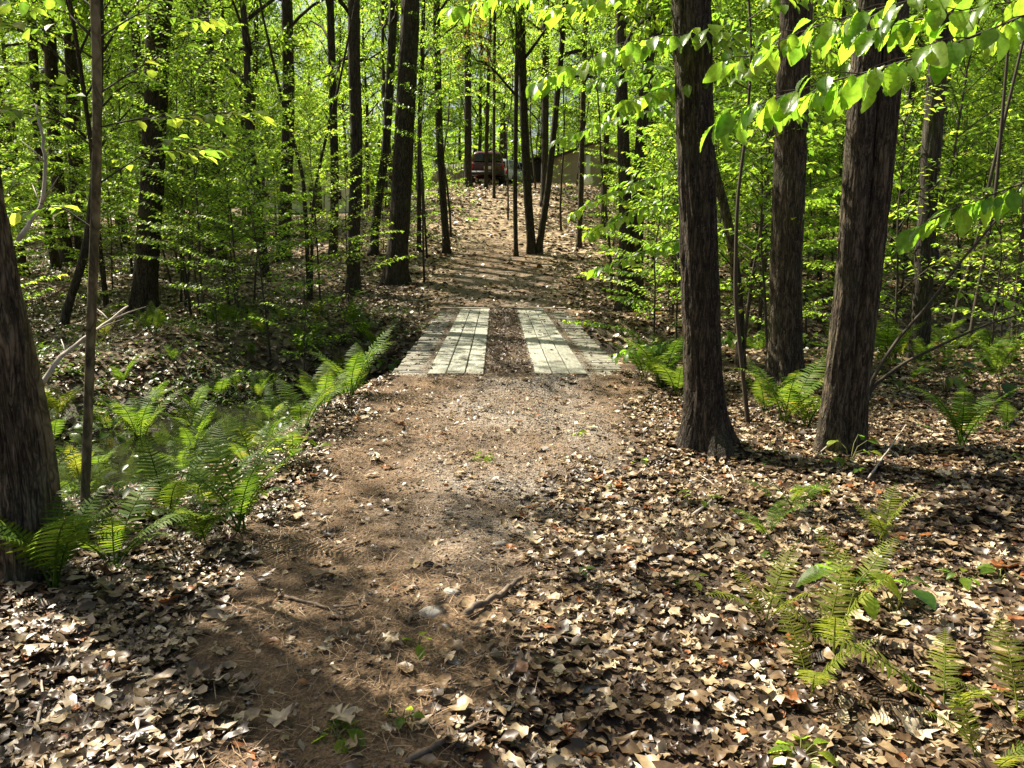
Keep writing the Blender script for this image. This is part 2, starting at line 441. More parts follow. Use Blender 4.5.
DEADWOOD = plain('pale_dead_wood', (.36, .31, .25), .75, var=.35, scale=9)
STICK = plain('fallen_stick_bark', (.16, .12, .085), .8, var=.4, scale=20)
LITTER = ramp_mat('dead_leaf', [(0, (.035, .02, .012)), (.22, (.075, .045, .025)), (.44, (.18, .115, .06)), (.66, (.34, .245, .14)), (.84, (.50, .395, .25)), (.95, (.62, .52, .37)), (1, (.27, .10, .03))], .42, .5, .12, .35, 45)
NEEDLE = ramp_mat('pine_straw', [(0, (.065, .037, .02)), (.5, (.235, .138, .068)), (1, (.41, .28, .155))], .55, .4)
PEBBLE = ramp_mat('pebble', [(0, (.07, .06, .05)), (.5, (.2, .175, .145)), (1, (.45, .41, .35))], .75, .3, 0, .3, 60)

# ------------------------------------------------------------------ leaf templates
T_KITE = (np.array([[0, 0, 0], [.42, .30, .07], [1, 0, -.12], [.42, -.30, .07]]), [], [[0, 2, 1], [0, 3, 2]])
T_MID = (np.array([[0, 0, 0], [.28, .25, .05], [.62, .24, .03], [1, 0, -.16], [.62, -.24, .03], [.28, -.25, .05], [.45, 0, -.01]]), [], [[0, 6, 1], [1, 6, 2], [2, 6, 3], [3, 6, 4], [4, 6, 5], [5, 6, 0]])
def hero_leaf():
    xs = np.array([0, .07, .14, .21, .28, .35, .42, .49, .56, .63, .70, .77, .84, .91, 1.0])
    w = np.interp(xs, [0, .12, .26, .4, .54, .68, .82, .93, 1.0], [.0, .16, .27, .31, .30, .25, .16, .075, 0.0])
    V, Q = [], []
    for i, (x, ww) in enumerate(zip(xs, w)):
        for j, t in enumerate((-1, -.5, 0, .5, 1)):
            xx = x + .13 * abs(t) * (1 - x) * min(1, x * 6) + (0.012 if i % 2 and abs(t) == 1 else 0)
            z = .16 * ww * abs(t) * 1.6 - .30 * x * x - .028 * (i % 2) * (abs(t) > .2)
            V.append((xx, ww * t, z))
    for i in range(len(xs) - 1):
        for j in range(4):
            a = i * 5 + j; Q.append((a, a + 5, a + 6, a + 1))
    return np.array(V), Q, []
T_HERO = hero_leaf()
T_PINNA = (np.array([[0, .06, 0], [0, -.06, 0], [.35, .066, .03], [.35, -.066, .03], [.72, .042, .0], [.72, -.042, .0], [1, 0, -.09]]), [[1, 3, 2, 0], [3, 5, 4, 2]], [[5, 6, 4]])

def star_leaf(pts, seed):
    """lobed dead leaf: outline fan with curl"""
    r = np.random.default_rng(seed)
    o = np.array(pts, float) + r.normal(0, .022, (len(pts), 2)); o[:, 1] *= r.uniform(.75, 1.1)
    cx = np.array([.5, 0])
    V = [(.5, 0, 0)]
    mid = (o + cx) / 2
    curl = r.uniform(-.35, .5); tw = r.uniform(-.5, .5); cup = r.uniform(-.5, .7)
    def z(p): 
        x, y = p[0] - .5, p[1]
        return curl * x * x + cup * y * y + tw * x * y + .05 * math.sin(9 * x + 7 * y + seed)
    V = [(.5, 0, 0)] + [(m[0], m[1], z(m) - .02) for m in mid] + [(p[0], p[1], z(p) + r.uniform(-.05, .07)) for p in o]
    n = len(o); Q, T = [], []
    for i in range(n):
        j = (i + 1) % n
        T.append((0, 1 + i, 1 + j)); Q.append((1 + i, 1 + n + i, 1 + n + j, 1 + j))
    return np.array(V), Q, T

def sym(pts): return pts + [(x, -y) for x, y in reversed(pts) if y > 1e-6]
OAK = sym([(0, 0.0), (.12, .05), (.2, .2), (.3, .08), (.42, .32), (.5, .12), (.64, .36), (.7, .14), (.84, .22), (.88, .08)]) + []
OAK = OAK[:10] + [(1.0, 0)] + OAK[10:]
MAPLE = [(0, 0), (.1, .1), (.05, .38), (.28, .28), (.42, .55), (.52, .3), (.66, .34), (.68, .16), (1, 0), (.68, -.16), (.66, -.34), (.52, -.3), (.42, -.55), (.28, -.28), (.05, -.38), (.1, -.1)]
BEECHD = [(0, 0), (.2, .2), (.45, .28), (.75, .2), (1, 0), (.75, -.2), (.45, -.28), (.2, -.2)]
def torn(seed):
    r = np.random.default_rng(seed); n = int(r.integers(9, 14)); a = np.linspace(0, 2 * PI, n, endpoint=False)
    rad = r.uniform(.55, 1.1, n) * np.where(r.random(n) < .2, .55, 1)
    return [(.5 + .5 * math.cos(t) * k, r.uniform(.28, .42) * math.sin(t) * k) for t, k in zip(a, rad)]
T_LITTER = [star_leaf(OAK, 1), star_leaf(OAK, 2), star_leaf(OAK, 3), star_leaf(MAPLE, 4), star_leaf(OAK, 5), star_leaf(MAPLE, 6), star_leaf(BEECHD, 7), star_leaf(BEECHD, 8), star_leaf(BEECHD, 9)]
T_LITTER_MIX = T_LITTER + [star_leaf(torn(60 + k), 60 + k) for k in range(9)] + [star_leaf(BEECHD, 30 + k) for k in range(3)] + [star_leaf(OAK, 40 + k) for k in range(3)]
def ltri(seed):
    r = np.random.default_rng(seed)
    n = 6; a = np.linspace(0, 2 * PI, n, endpoint=False)
    o = [(.5 + .5 * math.cos(t) * r.uniform(.6, 1.1), .36 * math.sin(t) * r.uniform(.6, 1.2)) for t in a]
    V = [(.5, 0, r.uniform(-.08, .08))] + [(p[0], p[1], r.uniform(-.1, .16)) for p in o]
    return np.array(V), [], [(0, 1 + i, 1 + (i + 1) % n) for i in range(n)]
T_LFAR = [ltri(s) for s in range(5)]

# ------------------------------------------------------------------ ground sheet
def axis(segs):
    out = []
    for a, b, s in segs: out.append(np.arange(a, b - 1e-6, s))
    return np.unique(np.round(np.concatenate(out + [[segs[-1][1]]]), 4))
gx = axis([(-320, -120, 20), (-120, -40, 4), (-40, -14, .8), (-14, -5, .22), (-5, 5, .085), (5, 14, .22), (14, 40, .8), (40, 120, 4), (120, 320, 20)])
gy = axis([(-40, -6, 3), (-6, 1, .4), (1, 10, .085), (10, 20, .16), (20, 50, .35), (50, 120, 3), (120, 400, 20)])
GX, GY = np.meshgrid(gx, gy)
GZ = H(GX, GY)
nx, ny = len(gx), len(gy)
ii = np.arange(ny - 1)[:, None] * nx + np.arange(nx - 1)[None]
gq = np.stack([ii, ii + 1, ii + nx + 1, ii + nx], -1).reshape(-1, 4)
me = mesh_np('ground', np.stack([GX, GY, GZ], -1).reshape(-1, 3), [gq])
po = path_off(GX + (fbm(GX * 1.7, GY * 1.7, seed=8) - .5) * .9, GY)
def pattr(name, v):
    a = me.attributes.new(name, 'FLOAT', 'POINT'); a.data.foreach_set('value', np.ascontiguousarray(v, np.float32).ravel())
pattr('path', sstep(1.3, .75, po) * sstep(34, 24, GY))
xc_ = np.interp(GY, _xp[:, 0], _xp[:, 1])
pattr('gravelly', np.maximum(sstep(1.15, .35, np.abs(GX - .1)) * sstep(2.8, 5.0, GY) * sstep(9.6, 8.8, GY), sstep(1.2, .6, po) * sstep(17.8, 18.5, GY) * sstep(27, 22, GY) * .6) * .85)
pattr('wet', sstep(2.6, 1.3, stream_d(GX, GY)) * sstep(18, 15, GY))
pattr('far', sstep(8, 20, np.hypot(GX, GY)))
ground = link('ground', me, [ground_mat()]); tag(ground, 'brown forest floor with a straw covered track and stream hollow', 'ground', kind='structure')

# water in the hollow
WZ = -.86
wv = np.array([(-34, 1, WZ), (45, 1, WZ), (45, 24, WZ), (-34, 24, WZ)])
gxw = np.linspace(-30, 40, 141); gyw = np.linspace(1, 24, 70)
WX, WY = np.meshgrid(gxw, gyw); keep = stream_d(WX, WY) < 2.2
idx = np.arange(WX.size).reshape(WX.shape)
q = np.stack([idx[:-1, :-1], idx[:-1, 1:], idx[1:, 1:], idx[1:, :-1]], -1).reshape(-1, 4)
kk = keep.ravel()
q = q[kk[q].all(1)]
used = np.unique(q); remap = np.full(WX.size, -1); remap[used] = np.arange(len(used))
V = np.stack([WX.ravel(), WY.ravel(), np.full(WX.size, WZ)], -1)[used]
water = link('water', mesh_np('water', V, [remap[q]]), [water_mat()])
tag(water, 'dark still water of the woodland brook', 'water', kind='structure')

# ------------------------------------------------------------------ litter, straw, gravel, undergrowth
def in_view(P, m=1.0):
    v = P - CAM
    z = v[:, 1] * CP - v[:, 2] * SP
    return (z > .6) & (np.abs(v[:, 0]) < z * .66 + m)

def scatter(n, x0, x1, y0, y1, dens, margin=1.2):
    x = RNG.uniform(x0, x1, n); y = RNG.uniform(y0, y1, n)
    k = RNG.random(n) < dens(x, y)
    x, y = x[k], y[k]
    P = np.stack([x, y, H(x, y)], -1)
    return P[in_view(P, margin)]

def rand_dirs(n, tilt):
    a = RNG.uniform(0, 2 * PI, n)
    D = np.stack([np.cos(a), np.sin(a), RNG.normal(0, tilt * .6, n)], -1)
    N = np.stack([RNG.normal(0, tilt, n), RNG.normal(0, tilt, n), np.ones(n)], -1)
    return nrm(D), nrm(N)

def litter_dens(x, y):
    po = path_off(x + (fbm(x * 1.7, y * 1.7, seed=8) - .5) * .9, y)
    d = .06 + .94 * sstep(.92, 1.5, po)
    right = sstep(-.25, .35, x - (.0 + .1 * (y - 3))) * sstep(6.2, 4.6, y)
    d = np.maximum(d, right)
    d = d * (.72 + .5 * sstep(.3, .6, fbm(x * 1.1, y * 1.1, seed=21)))
    d = d * np.where(stream_d(x, y) < 1.3, .25, 1)
    d = d * (1 - .6 * sstep(-1.5, -2.4, x) * sstep(3.9, 5.0, y) * sstep(19, 15, y) * sstep(.62, .42, fbm(x * .9, y * .9, seed=61)))
    d = np.maximum(d, .22 * sstep(18.4, 19.5, y) + .25 * sstep(26, 34, y))
    bridge = (np.abs(x + .05) < 1.4) & (y > 9) & (y < 18.1)
    return np.where(bridge, 0, d)

def litter(P, tpls, smin, smax, tilt, lift, g):
    which = RNG.integers(0, len(tpls), len(P))
    for i, t in enumerate(tpls):
        p = P[which == i].copy(); n = len(p)
        if not n: continue
        D, N = rand_dirs(n, tilt)
        S = RNG.uniform(smin, smax, n) * np.where(RNG.random(n) < .12, 1.35, 1)
        p[:, 2] += RNG.random(n) ** 1.6 * lift - .003
        p -= D * S[:, None] * .5
        g.leaves(t, p, D, N, S, np.where(RNG.random(n) < .025, 1.0, RNG.beta(1.05, 1.35, n) * .96))
g = Geo()
litter(scatter(125000, -7, 7, 1.2, 9.5, litter_dens, 1.0), T_LITTER_MIX, .035, .108, .2, .036, g)
litter(scatter(45000, -7, 7, 1.2, 9.5, lambda x, y: np.maximum(litter_dens(x, y), .3), 1.0), T_LFAR, .015, .045, .5, .04, g)
litter(scatter(95000, -18, 18, 9.5, 22, litter_dens, 1.5), T_LFAR, .07, .15, .42, .05, g)
litter(scatter(75000, -30, 30, 22, 48, litter_dens, 2), T_LFAR, .10, .22, .4, .06, g)
o = g.obj('leaf_litter', LITTER, smooth=True)
tag(o, 'dry brown and tan fallen leaves covering the forest floor', 'leaf litter', kind='stuff')

def straw_dens(x, y):
    po = path_off(x + (fbm(x * 1.7, y * 1.7, seed=8) - .5) * .9, y)
    return sstep(1.5, .7, po) * (.35 + .65 * sstep(.35, .6, fbm(x * 1.6, y * 1.6, seed=31)))
P = scatter(70000, -2.2, 2.2, 1.3, 9.0, straw_dens)
T_NEED = (np.array([[0, .013, 0], [0, -.013, 0], [.5, -.013, .05], [.5, .013, .05], [1, 0, 0]]), [[0, 1, 2, 3]], [[3, 2, 4]])
g = Geo(); D, N = rand_dirs(len(P), .5); P[:, 2] += RNG.random(len(P)) * .018 + .003
g.leaves(T_NEED, P, D, N, RNG.uniform(.05, .1, len(P)))
tag(g.obj('pine_straw', NEEDLE), 'rusty pine needles matted over the track', 'pine straw', kind='stuff')

def pebble_dens(x, y):
    return np.maximum(sstep(1.25, .3, np.abs(x - .1)) * sstep(2.6, 5.0, y) * (.3 + .7 * sstep(.4, .6, fbm(x * 1.3, y * 1.3, seed=55))), .12 * sstep(1.3, .8, path_off(x, y))) * sstep(9.1, 8.9, y)
P = scatter(42000, -1.6, 1.8, 1.4, 9.1, pebble_dens)
oct_ = np.array([[1, 0, 0], [-.9, .1, 0], [0, 1, .1], [.1, -1, 0], [0, .1, .7], [0, 0, -.6]]) * .5
T_PEB = (oct_, [], [[0, 2, 4], [2, 1, 4], [1, 3, 4], [3, 0, 4], [2, 0, 5], [1, 2, 5], [3, 1, 5], [0, 3, 5]])
g = Geo(); D, N = rand_dirs(len(P), .5)
g.leaves(T_PEB, P + [0, 0, .003], D, N, .006 + .016 * RNG.random(len(P)) ** 3 + .004)
tag(g.obj('gravel', PEBBLE), 'small grey and tan gravel on the track before the bridge', 'gravel', kind='stuff')

def under_dens(x, y):
    po = path_off(x, y)
    c = sstep(.42, .62, fbm(x * .35, y * .35, seed=41))
    left = sstep(-1.5, -5, x); right = sstep(1.5, 4, x)
    return sstep(1.6, 3.2, po) * c * (.25 + .3 * sstep(26, 33, y) + .75 * np.maximum(left, right * .8)).clip(0, 1) * np.where(stream_d(x, y) < .9, .3, 1)
g = Geo()
P = scatter(9500, -22, 22, 8, 46, under_dens, 2)
for p in P:
    n = RNG.integers(4, 10); h = RNG.uniform(.08, .38)
    q_ = p + np.stack([RNG.normal(0, .09, n), RNG.normal(0, .09, n), RNG.uniform(.3, 1, n) * h], -1)
    D, N = rand_dirs(n, .35); D[:, 2] -= .2
    g.leaves(T_KITE, q_, D, N, RNG.uniform(.06, .13, n))
def hollow_dens(x, y):
    return sstep(-1.5, -2.2, x) * sstep(19, 14, y) * sstep(3.6, 4.6, y) * (.25 + .75 * sstep(.4, .6, fbm(x * .8, y * .8, seed=44))) * sstep(6.5, 3, stream_d(x, y)) * np.where(stream_d(x, y) < .5, .35, 1)
P = scatter(4600, -13, -1.4, 3.6, 19, hollow_dens, 1.5)
for p in P:
    n = RNG.integers(4, 9); h = RNG.uniform(.06, .32)
    q_ = p + np.stack([RNG.normal(0, .08, n), RNG.normal(0, .08, n), RNG.uniform(.3, 1, n) * h], -1)
    D, N = rand_dirs(n, .35); D[:, 2] -= .2
    g.leaves(T_MID, q_, D, N, RNG.uniform(.045, .11, n))
P = scatter(1500, -8, 8, 3.5, 9, lambda x, y: .5 * under_dens(x, y) + .1 * sstep(1.3, 2, path_off(x, y)))
for p in P:
    n = RNG.integers(3, 6); h = RNG.uniform(.03, .12)
    q_ = p + np.stack([RNG.normal(0, .02, n), RNG.normal(0, .02, n), RNG.uniform(.6, 1, n) * h], -1)
    D, N = rand_dirs(n, .3)
    g.leaves(T_MID, q_, D, N, RNG.uniform(.03, .06, n))
tag(g.obj('undergrowth', LEAF_LOW), 'low green seedlings and ground cover among the dead leaves', 'undergrowth', kind='stuff')

# ------------------------------------------------------------------ trunks
def smooth_path(pts, n):
    pts = np.asarray(pts, float)
    s = np.concatenate([[0], np.cumsum(np.linalg.norm(np.diff(pts, axis=0), axis=1))])
    t = np.linspace(0, s[-1], n)
    P = np.stack([np.interp(t, s, pts[:, k]) for k in range(3)], -1)
    k = max(3, n // 10) | 1; h = k // 2; ker = np.hanning(k + 2)[1:-1]; ker /= ker.sum()
    e0 = P[0] + (P[0] - P[1]) * np.arange(h, 0, -1)[:, None]; e1 = P[-1] + (P[-1] - P[-2]) * np.arange(1, h + 1)[:, None]
    Q = np.concatenate([e0, P, e1])
    return np.stack([np.convolve(Q[:, i], ker, 'valid') for i in range(3)], -1), t

def trunk_geo(g, pts, r0, r1, n, sides, furrow=0.0, seed=0, flare=.55):
    """pts: world points; radius goes from r0 at the base to r1 at the last visible point and on to the tip"""
    P, t = smooth_path(pts, n)
    tot = t[-1]
    rad = np.interp(t, [0, tot * .5, tot], [r0, r0 + (r1 - r0) * .9, r1 * .45])
    nl = RNG.integers(4, 7); ph = RNG.uniform(0, 6)
    def mod(i, a, PP):
        tt = t[i]
        fl = np.exp(-np.maximum(tt - .12, 0) / (r0 * 1.5))
        m = 1 + flare * fl * (1 + .45 * np.cos(nl * a + ph)) * np.ones_like(a)
        m = m + .05 * (fbm(np.cos(a) * 1.3 + seed, np.sin(a) * 1.3, tt * .8 / max(r0 * 4, .2), seed=seed) - .5) * 2
        if furrow:
            f = fbm(np.cos(a) * 7 + 50, np.sin(a) * 7, tt * 2.2, seed=seed + 5, octv=3)
            f = 1 - np.abs(f - .5) * 4
            m = m - furrow * np.clip(f, 0, 1) ** 2
        return m
    g.tube(P, rad, sides, mod)

# crown prototypes --------------------------------------------------
def crown_mesh(seed, n_limb, n_leaf, size, Hc, Rc, rusty=False, cl=.32):
    r = np.random.default_rng(seed)
    g = Geo(); Pl = []; 
    spots = []
    for i in range(n_limb):
        u = (i + .5) / n_limb
        z0 = Hc * (.02 + .75 * u)
        L = Rc * (.55 + .45 * math.sin(PI * min(1, .25 + .75 * u))) * r.uniform(.7, 1.15)
        az = i * 2.4 + r.uniform(-.5, .5); el = r.uniform(.15, .7) + .5 * u
        d = np.array([math.cos(az) * math.cos(el), math.sin(az) * math.cos(el), math.sin(el)])
        tt = np.linspace(0, 1, 7)
        w = np.cumsum(r.normal(0, .05, (7, 3)), 0) * L
        Pb = np.array([0, 0, z0]) + tt[:, None] * d * L + w * tt[:, None] + np.array([0, 0, -.12 * L]) * (tt ** 2)[:, None]
        g.tube(Pb, np.interp(tt, [0, 1], [.05, .012]), 5)
        for k in range(r.integers(5, 9)):
            t0 = r.uniform(.3, 1.0); p0 = np.array([np.interp(t0, tt, Pb[:, c]) for c in range(3)])
            a2 = az + r.uniform(-1.3, 1.3); l2 = L * r.uniform(.18, .42)
            p1 = p0 + l2 * np.array([math.cos(a2), math.sin(a2), r.uniform(-.25, .45)])
            g.tube(np.array([p0, (p0 + p1) / 2 + r.normal(0, .05, 3), p1]), [.016, .01, .005], 4, cap=False)
            spots.append((p0, p1, l2))
    nt_ = len(g.V) and sum(len(q) for q in g.Q) + sum(len(q) for q in g.T)
    per = max(4, n_leaf // len(spots))
    P, D = [], []
    for p0, p1, l2 in spots:
        t = r.uniform(.15, 1.15, per)[:, None]
        c = p0 + (p1 - p0) * t
        off = r.normal(0, 1, (per, 3)) * np.array([cl, cl, cl * .45]) * max(.8, l2 * .8)
        P.append(c + off); D.append((p1 - p0) * .4 + off * 1.2 + [0, 0, -.12] + r.normal(0, .3, (per, 3)))
    P = np.concatenate(P); D = np.concatenate(D)
    N = r.normal(0, .42, (len(P), 3)) + [0, 0, 1]
    gl = Geo(); 
    nq = sum(len(q) for q in g.Q); nT = sum(len(q) for q in g.T)
    g.leaves(T_KITE, P, D, N, r.uniform(.7, 1.25, len(P)) * size)
    me = g.mesh('crown')
    mi = np.concatenate([np.ones(nq, int), np.ones(nT, int), np.zeros(len(P) * 2, int)])
    me.polygons.foreach_set('material_index', mi.astype(np.int32))
    me.materials.append(LEAF_RUST if rusty else LEAF_CROWN); me.materials.append(BARK_FAR)
    return me
CROWN_DENSE = [crown_mesh(101 + i, 18, 9000, .13, 8.0, 3.6) for i in range(4)]
CROWN_FULL = [crown_mesh(151 + i, 15, 5200, .13, 8.0, 3.5, cl=.24) for i in range(4)]
CROWN_OPEN = [crown_mesh(201 + i, 12, 3000, .13, 8.0, 3.4, cl=.24) for i in range(3)]
CROWN_SPARSE = [crown_mesh(251 + i, 9, 1050, .15, 8.0, 3.3, cl=.15) for i in range(3)]
CROWN_RUST = crown_mesh(301, 13, 3000, .12, 8.0, 3.2, True)

HEROES = []   # (nickname, px, py, depth)

def tree(name, label, stems, nick=None, bark=BARK_FAR, height=15, crown='full', cbase=.5, cscale=1.0, furrow=0.0, sides=14, rings=46, depth=None, group=None, cat='tree', flare=.55, low=.33):
    """stems: list of (base_px, [upper px...], width_bottom, width_top)"""
    root = None; top = None
    for i, (b, ups, w0, w1) in enumerate(stems):
        if depth is None or i == 0:
            base = ground_at(*b) if depth is None else np.append(at(b[0], b[1], depth)[:2], 0)
            if depth is not None: base[2] = Hs(base[0], base[1])
        else:
            base = at(b[0], b[1], depth); base[2] = Hs(base[0], base[1])
        d = base[1]
        zc = (base - CAM) @ np.array([0, CP, -SP])
        pts = [base - [0, 0, .18], base + [0, 0, .02]] + [at(u[0], u[1], d) for u in ups]
        if pts[2][2] < pts[1][2]: pts.pop(1)
        v = nrm(pts[-1] - pts[-2]); hh = height + base[2]
        while pts[-1][2] < hh:
            v = nrm(v * .8 + np.array([RNG.normal(0, .04), RNG.normal(0, .04), .25]))
            pts.append(pts[-1] + v * 2.0)
        if root is None:
            root = empty(name, base)
            tag(root, label, cat, group)
            HEROES.append((nick or label, b[0], b[1], d, root))
        g = Geo()
        trunk_geo(g, np.array(pts) - base if i == 0 else np.array(pts) - np.array(root.location), w0 / 2 * zc / FPX / 1.06, w1 / 2 * zc / FPX, rings, sides, furrow, seed=int(b[0]) % 97, flare=flare)
        g.obj('trunk', bark, root)
        top = np.array(pts) - np.array(root.location)
        if crown:
            me = {'full': CROWN_FULL, 'open': CROWN_OPEN, 'rust': [CROWN_RUST], 'sparse': CROWN_SPARSE}[crown]
            me = me[int(RNG.integers(len(me)))]
            zb = height * (cbase if d < 17 else low)
            x = np.interp(zb, top[:, 2], top[:, 0]); y = np.interp(zb, top[:, 2], top[:, 1])
            sc = cscale * (1 if i == 0 else .75)
            link('crown', me, (), root, (x, y, zb), (RNG.normal(0, .05), RNG.normal(0, .05), RNG.uniform(0, 6.28)), (sc, sc, max(.5, (height * 1.05 - zb) / 8.0)))
    return root

tree('tree', 'stout straight dark trunk at the track edge with dead leaves round its flared foot', [((708, 443), [(704, 400), (699, 250), (694, 100), (692, 0)], 40, 31)], 'the stout straight trunk', BARK, 17, 'open', .5, 1.1, .18, 72, 190, flare=.95)
tree('tree', 'dark furrowed trunk between the stout straight trunk and the twin-stemmed one, ferns at its foot', [((785, 388), [(785, 300), (791, 120), (797, 0)], 34, 27)], 'the furrowed trunk by the ferns', BARK_BROWN, 17, 'full', .5, 1.1, .17, 56, 160, flare=.7)
tree('tree', 'thick leaning tree of two stems fused together, brown bark lit low down', [((830, 449), [(838, 380), (852, 256), (860, 130), (871, 0)], 28, 24), ((853, 444), [(857, 380), (872, 256), (885, 130), (897, 0)], 25, 21)], 'the twin-stemmed trunk', BARK_BROWN, 17, 'open', .52, 1.1, .15, 60, 170, depth=6.05, flare=.8)
tree('tree', 'medium grey trunk standing alone in the shade beyond the twin-stemmed tree', [((918, 362), [(922, 300), (929, 180), (938, 60), (945, 0)], 20, 16)], 'the grey shaded trunk', BARK_FAR, 15, 'full', .5, 1.0, .1, 32, 100)
tree('slender_tree', 'slender curved tree bending behind the stout straight trunk', [((741, 368), [(739, 300), (729, 220), (716, 180), (702, 110)], 11, 7)], 'the slender curved tree', BARK_BROWN, 8, 'open', .5, .55)
tree('tree', 'dark tree of two close parallel stems past the far end of the bridge', [((624, 297), [(626, 240), (624, 160), (621, 60), (620, 0)], 15, 9), ((638, 292), [(637, 240), (640, 150), (648, 60), (655, 0)], 13, 10)], 'the double tree past the bridge', BARK, 16, 'full', .5, 1.0, .08, 24, 80, depth=18.6)
tree('tree', 'forked tree making a narrow V low down on the sunlit slope', [((532, 254), [(528, 200), (524, 120), (520, 0)], 9.5, 8), ((538, 254), [(548, 190), (555, 120), (566, 0)], 7.5, 5)], 'the V-shaped tree', BARK, 17, 'open', .55, .9, .06, 18, 70)
tree('slender_tree', 'very thin pole-like trunk close beside the V-shaped tree', [((516, 256), [(515, 200), (516, 100), (518, 0)], 4.8, 4)], 'the thin pole', BARK, 14, 'open', .6, .6)
tree('tree', 'grey trunk with flared foot high on the slope behind the V-shaped tree', [((544, 206), [(545, 150), (546, 0)], 8, 6)], 'the grey slope trunk', BARK_FAR, 17, 'open', .55, .9)
tree('tree', 'thin brown trunk growing before the tan cabin wall', [((579, 248), [(581, 190), (583, 100), (586, 0)], 6, 5)], 'the thin trunk before the cabin', BARK_BROWN, 15, 'open', .58, .8)
tree('tree', 'reddish brown trunk between the cabin and the double tree', [((603, 238), [(604, 190), (607, 120), (610, 0)], 7, 5)], 'the reddish trunk', BARK_BROWN, 15, 'open', .58, .8)
tree('tree', 'large dark trunk with flared foot on the far bank beside the track beyond the bridge', [((395, 284), [(400, 220), (405, 120), (411, 0)], 23, 16)], 'the large trunk beyond the bridge', BARK, 19, 'sparse', .5, 1.0, .12, 40, 120, flare=.5, low=.45)
tree('tree', 'tall slim trunk rising from the foot of the slope, beside the track', [((447, 254), [(443, 200), (439, 130), (436, 0)], 8, 6.5)], 'the slim slope-foot trunk', BARK, 17, 'open', .55, .8, low=.42)
tree('tree', 'straight grey trunk at the hilltop against the red car', [((468, 187), [(468, 100), (467, 0)], 8, 6)], 'the hilltop trunk', BARK_FAR, 17, 'rust', .5, .9)
tree('slender_tree', 'thin trunk crossing in front of the rear of the red car', [((486, 188), [(487, 130), (489, 60)], 4, 3)], 'the trunk before the red car', BARK, 13, 'open', .6, .6)
tree('slender_tree', 'thinnest dark trunk between the red car and the white car', [((494, 198), [(494, 100), (495, 0)], 3.2, 3)], 'the thinnest hilltop trunk', BARK, 13, 'rust', .6, .6)
tree('tree', 'shaded rough trunk half hidden in leaves on the bank near the bridge', [((353, 294), [(354, 230), (357, 150), (354, 60), (354, 0)], 14, 11)], 'the rough bank trunk', BARK, 16, 'sparse', .5, .95, .08, 24, 80)
tree('slender_tree', 'slim pale trunk close behind the large trunk beyond the bridge', [((419, 252), [(419, 180), (420, 100), (424, 0)], 5, 4)], 'the slim pale trunk', BARK_FAR, 14, 'sparse', .55, .7)
tree('tree', 'trunk leaning towards the large trunk beyond the bridge', [((373, 255), [(378, 200), (386, 150), (391, 60), (394, 0)], 9, 8)], 'the leaning bank trunk', BARK_FAR, 16, 'sparse', .5, .9, low=.42)
tree('tree', 'black straight trunk standing in leafy saplings before the white house', [((283, 260), [(286, 200), (289, 100), (287, 0)], 14, 10)], 'the trunk before the white house', BARK, 17, 'sparse', .5, 1.0, .06, 24, 80)
tree('tree', 'grey trunk in thick leaves between the rough bank trunk and the white house', [((333, 256), [(335, 180), (333, 100), (330, 0)], 9, 7)], 'the leaf-veiled grey trunk', BARK_FAR, 16, 'sparse', .5, .9)
tree('slender_tree', 'crooked thin dark stem forking above low leaves on the bank', [((309, 300), [(306, 220), (303, 175), (296, 150), (283, 105)], 5, 3), ((311, 300), [(313, 200), (321, 160), (330, 120), (338, 90)], 3.5, 2.5)], 'the crooked thin stem', BARK, 8, None)
tree('tree', 'big black trunk on a dark mound across the stream', [((143, 318), [(147, 262), (153, 170), (157, 60), (160, 0)], 24, 22)], 'the big black trunk', BARK, 19, 'full', .48, 1.15, .13, 44, 120, flare=.8)
tree('tree', 'medium dark trunk behind the big black trunk in bright leaves', [((208, 259), [(206, 180), (203, 80), (202, 0)], 10, 8)], 'the dark trunk in bright leaves', BARK, 16, 'full', .5, .9)
tree('tree', 'outermost leaning trunk of the three beyond the mossy stem', [((57, 270), [(45, 210), (36, 120), (31, 0)], 9, 8)], 'the outermost leaning trunk', BARK, 16, 'full', .5, .9)
tree('tree', 'middle trunk of the three beyond the mossy stem, bending near its foot', [((69, 264), [(62, 230), (54, 140), (50, 40), (48, 0)], 13, 11)], 'the bending trunk', BARK, 16, 'full', .5, 1.0)
tree('tree', 'thickest trunk of the three beyond the mossy stem, behind the tan pole', [((85, 263), [(82, 240), (75, 150), (71, 50), (70, 0)], 15, 11)], 'the thick trunk behind the pole', BARK, 17, 'full', .5, 1.0)
tree('tree', 'dark wide trunk cut by the edge of the photo above the near leaning trunk', [((12, 276), [(12, 220), (6, 170), (-8, 100), (-18, 0)], 24, 19)], 'the dark edge trunk', BARK, 17, 'full', .5, 1.0, .1, 28, 80)
tree('tree', 'nearest thick trunk with deeply furrowed brown bark, leaning outwards over ferns', [((24, 572), [(19, 500), (7, 400), (-18, 256), (-40, 150)], 60, 56)], 'the near furrowed trunk', BARK_NEAR, 15, 'sparse', .5, 1.0, .2, 80, 200, flare=.25)
tree('slender_tree', 'mossy brown stem leaning alongside the nearest thick trunk', [((57, 526), [(52, 460), (40, 400), (22, 320), (5, 250), (-15, 180)], 13, 11)], 'the mossy leaning stem', BARK_TAN, 8, 'sparse', .55, .5, 0, 20, 90, flare=.2)
tree('slender_tree', 'smooth tan pole-like young tree rising straight out of the ferns', [((83, 553), [(87, 450), (92, 300), (98, 150), (96, 0)], 9.5, 7)], 'the tan pole', BARK_TAN, 9, 'sparse', .55, .6, 0, 20, 90, flare=.15)
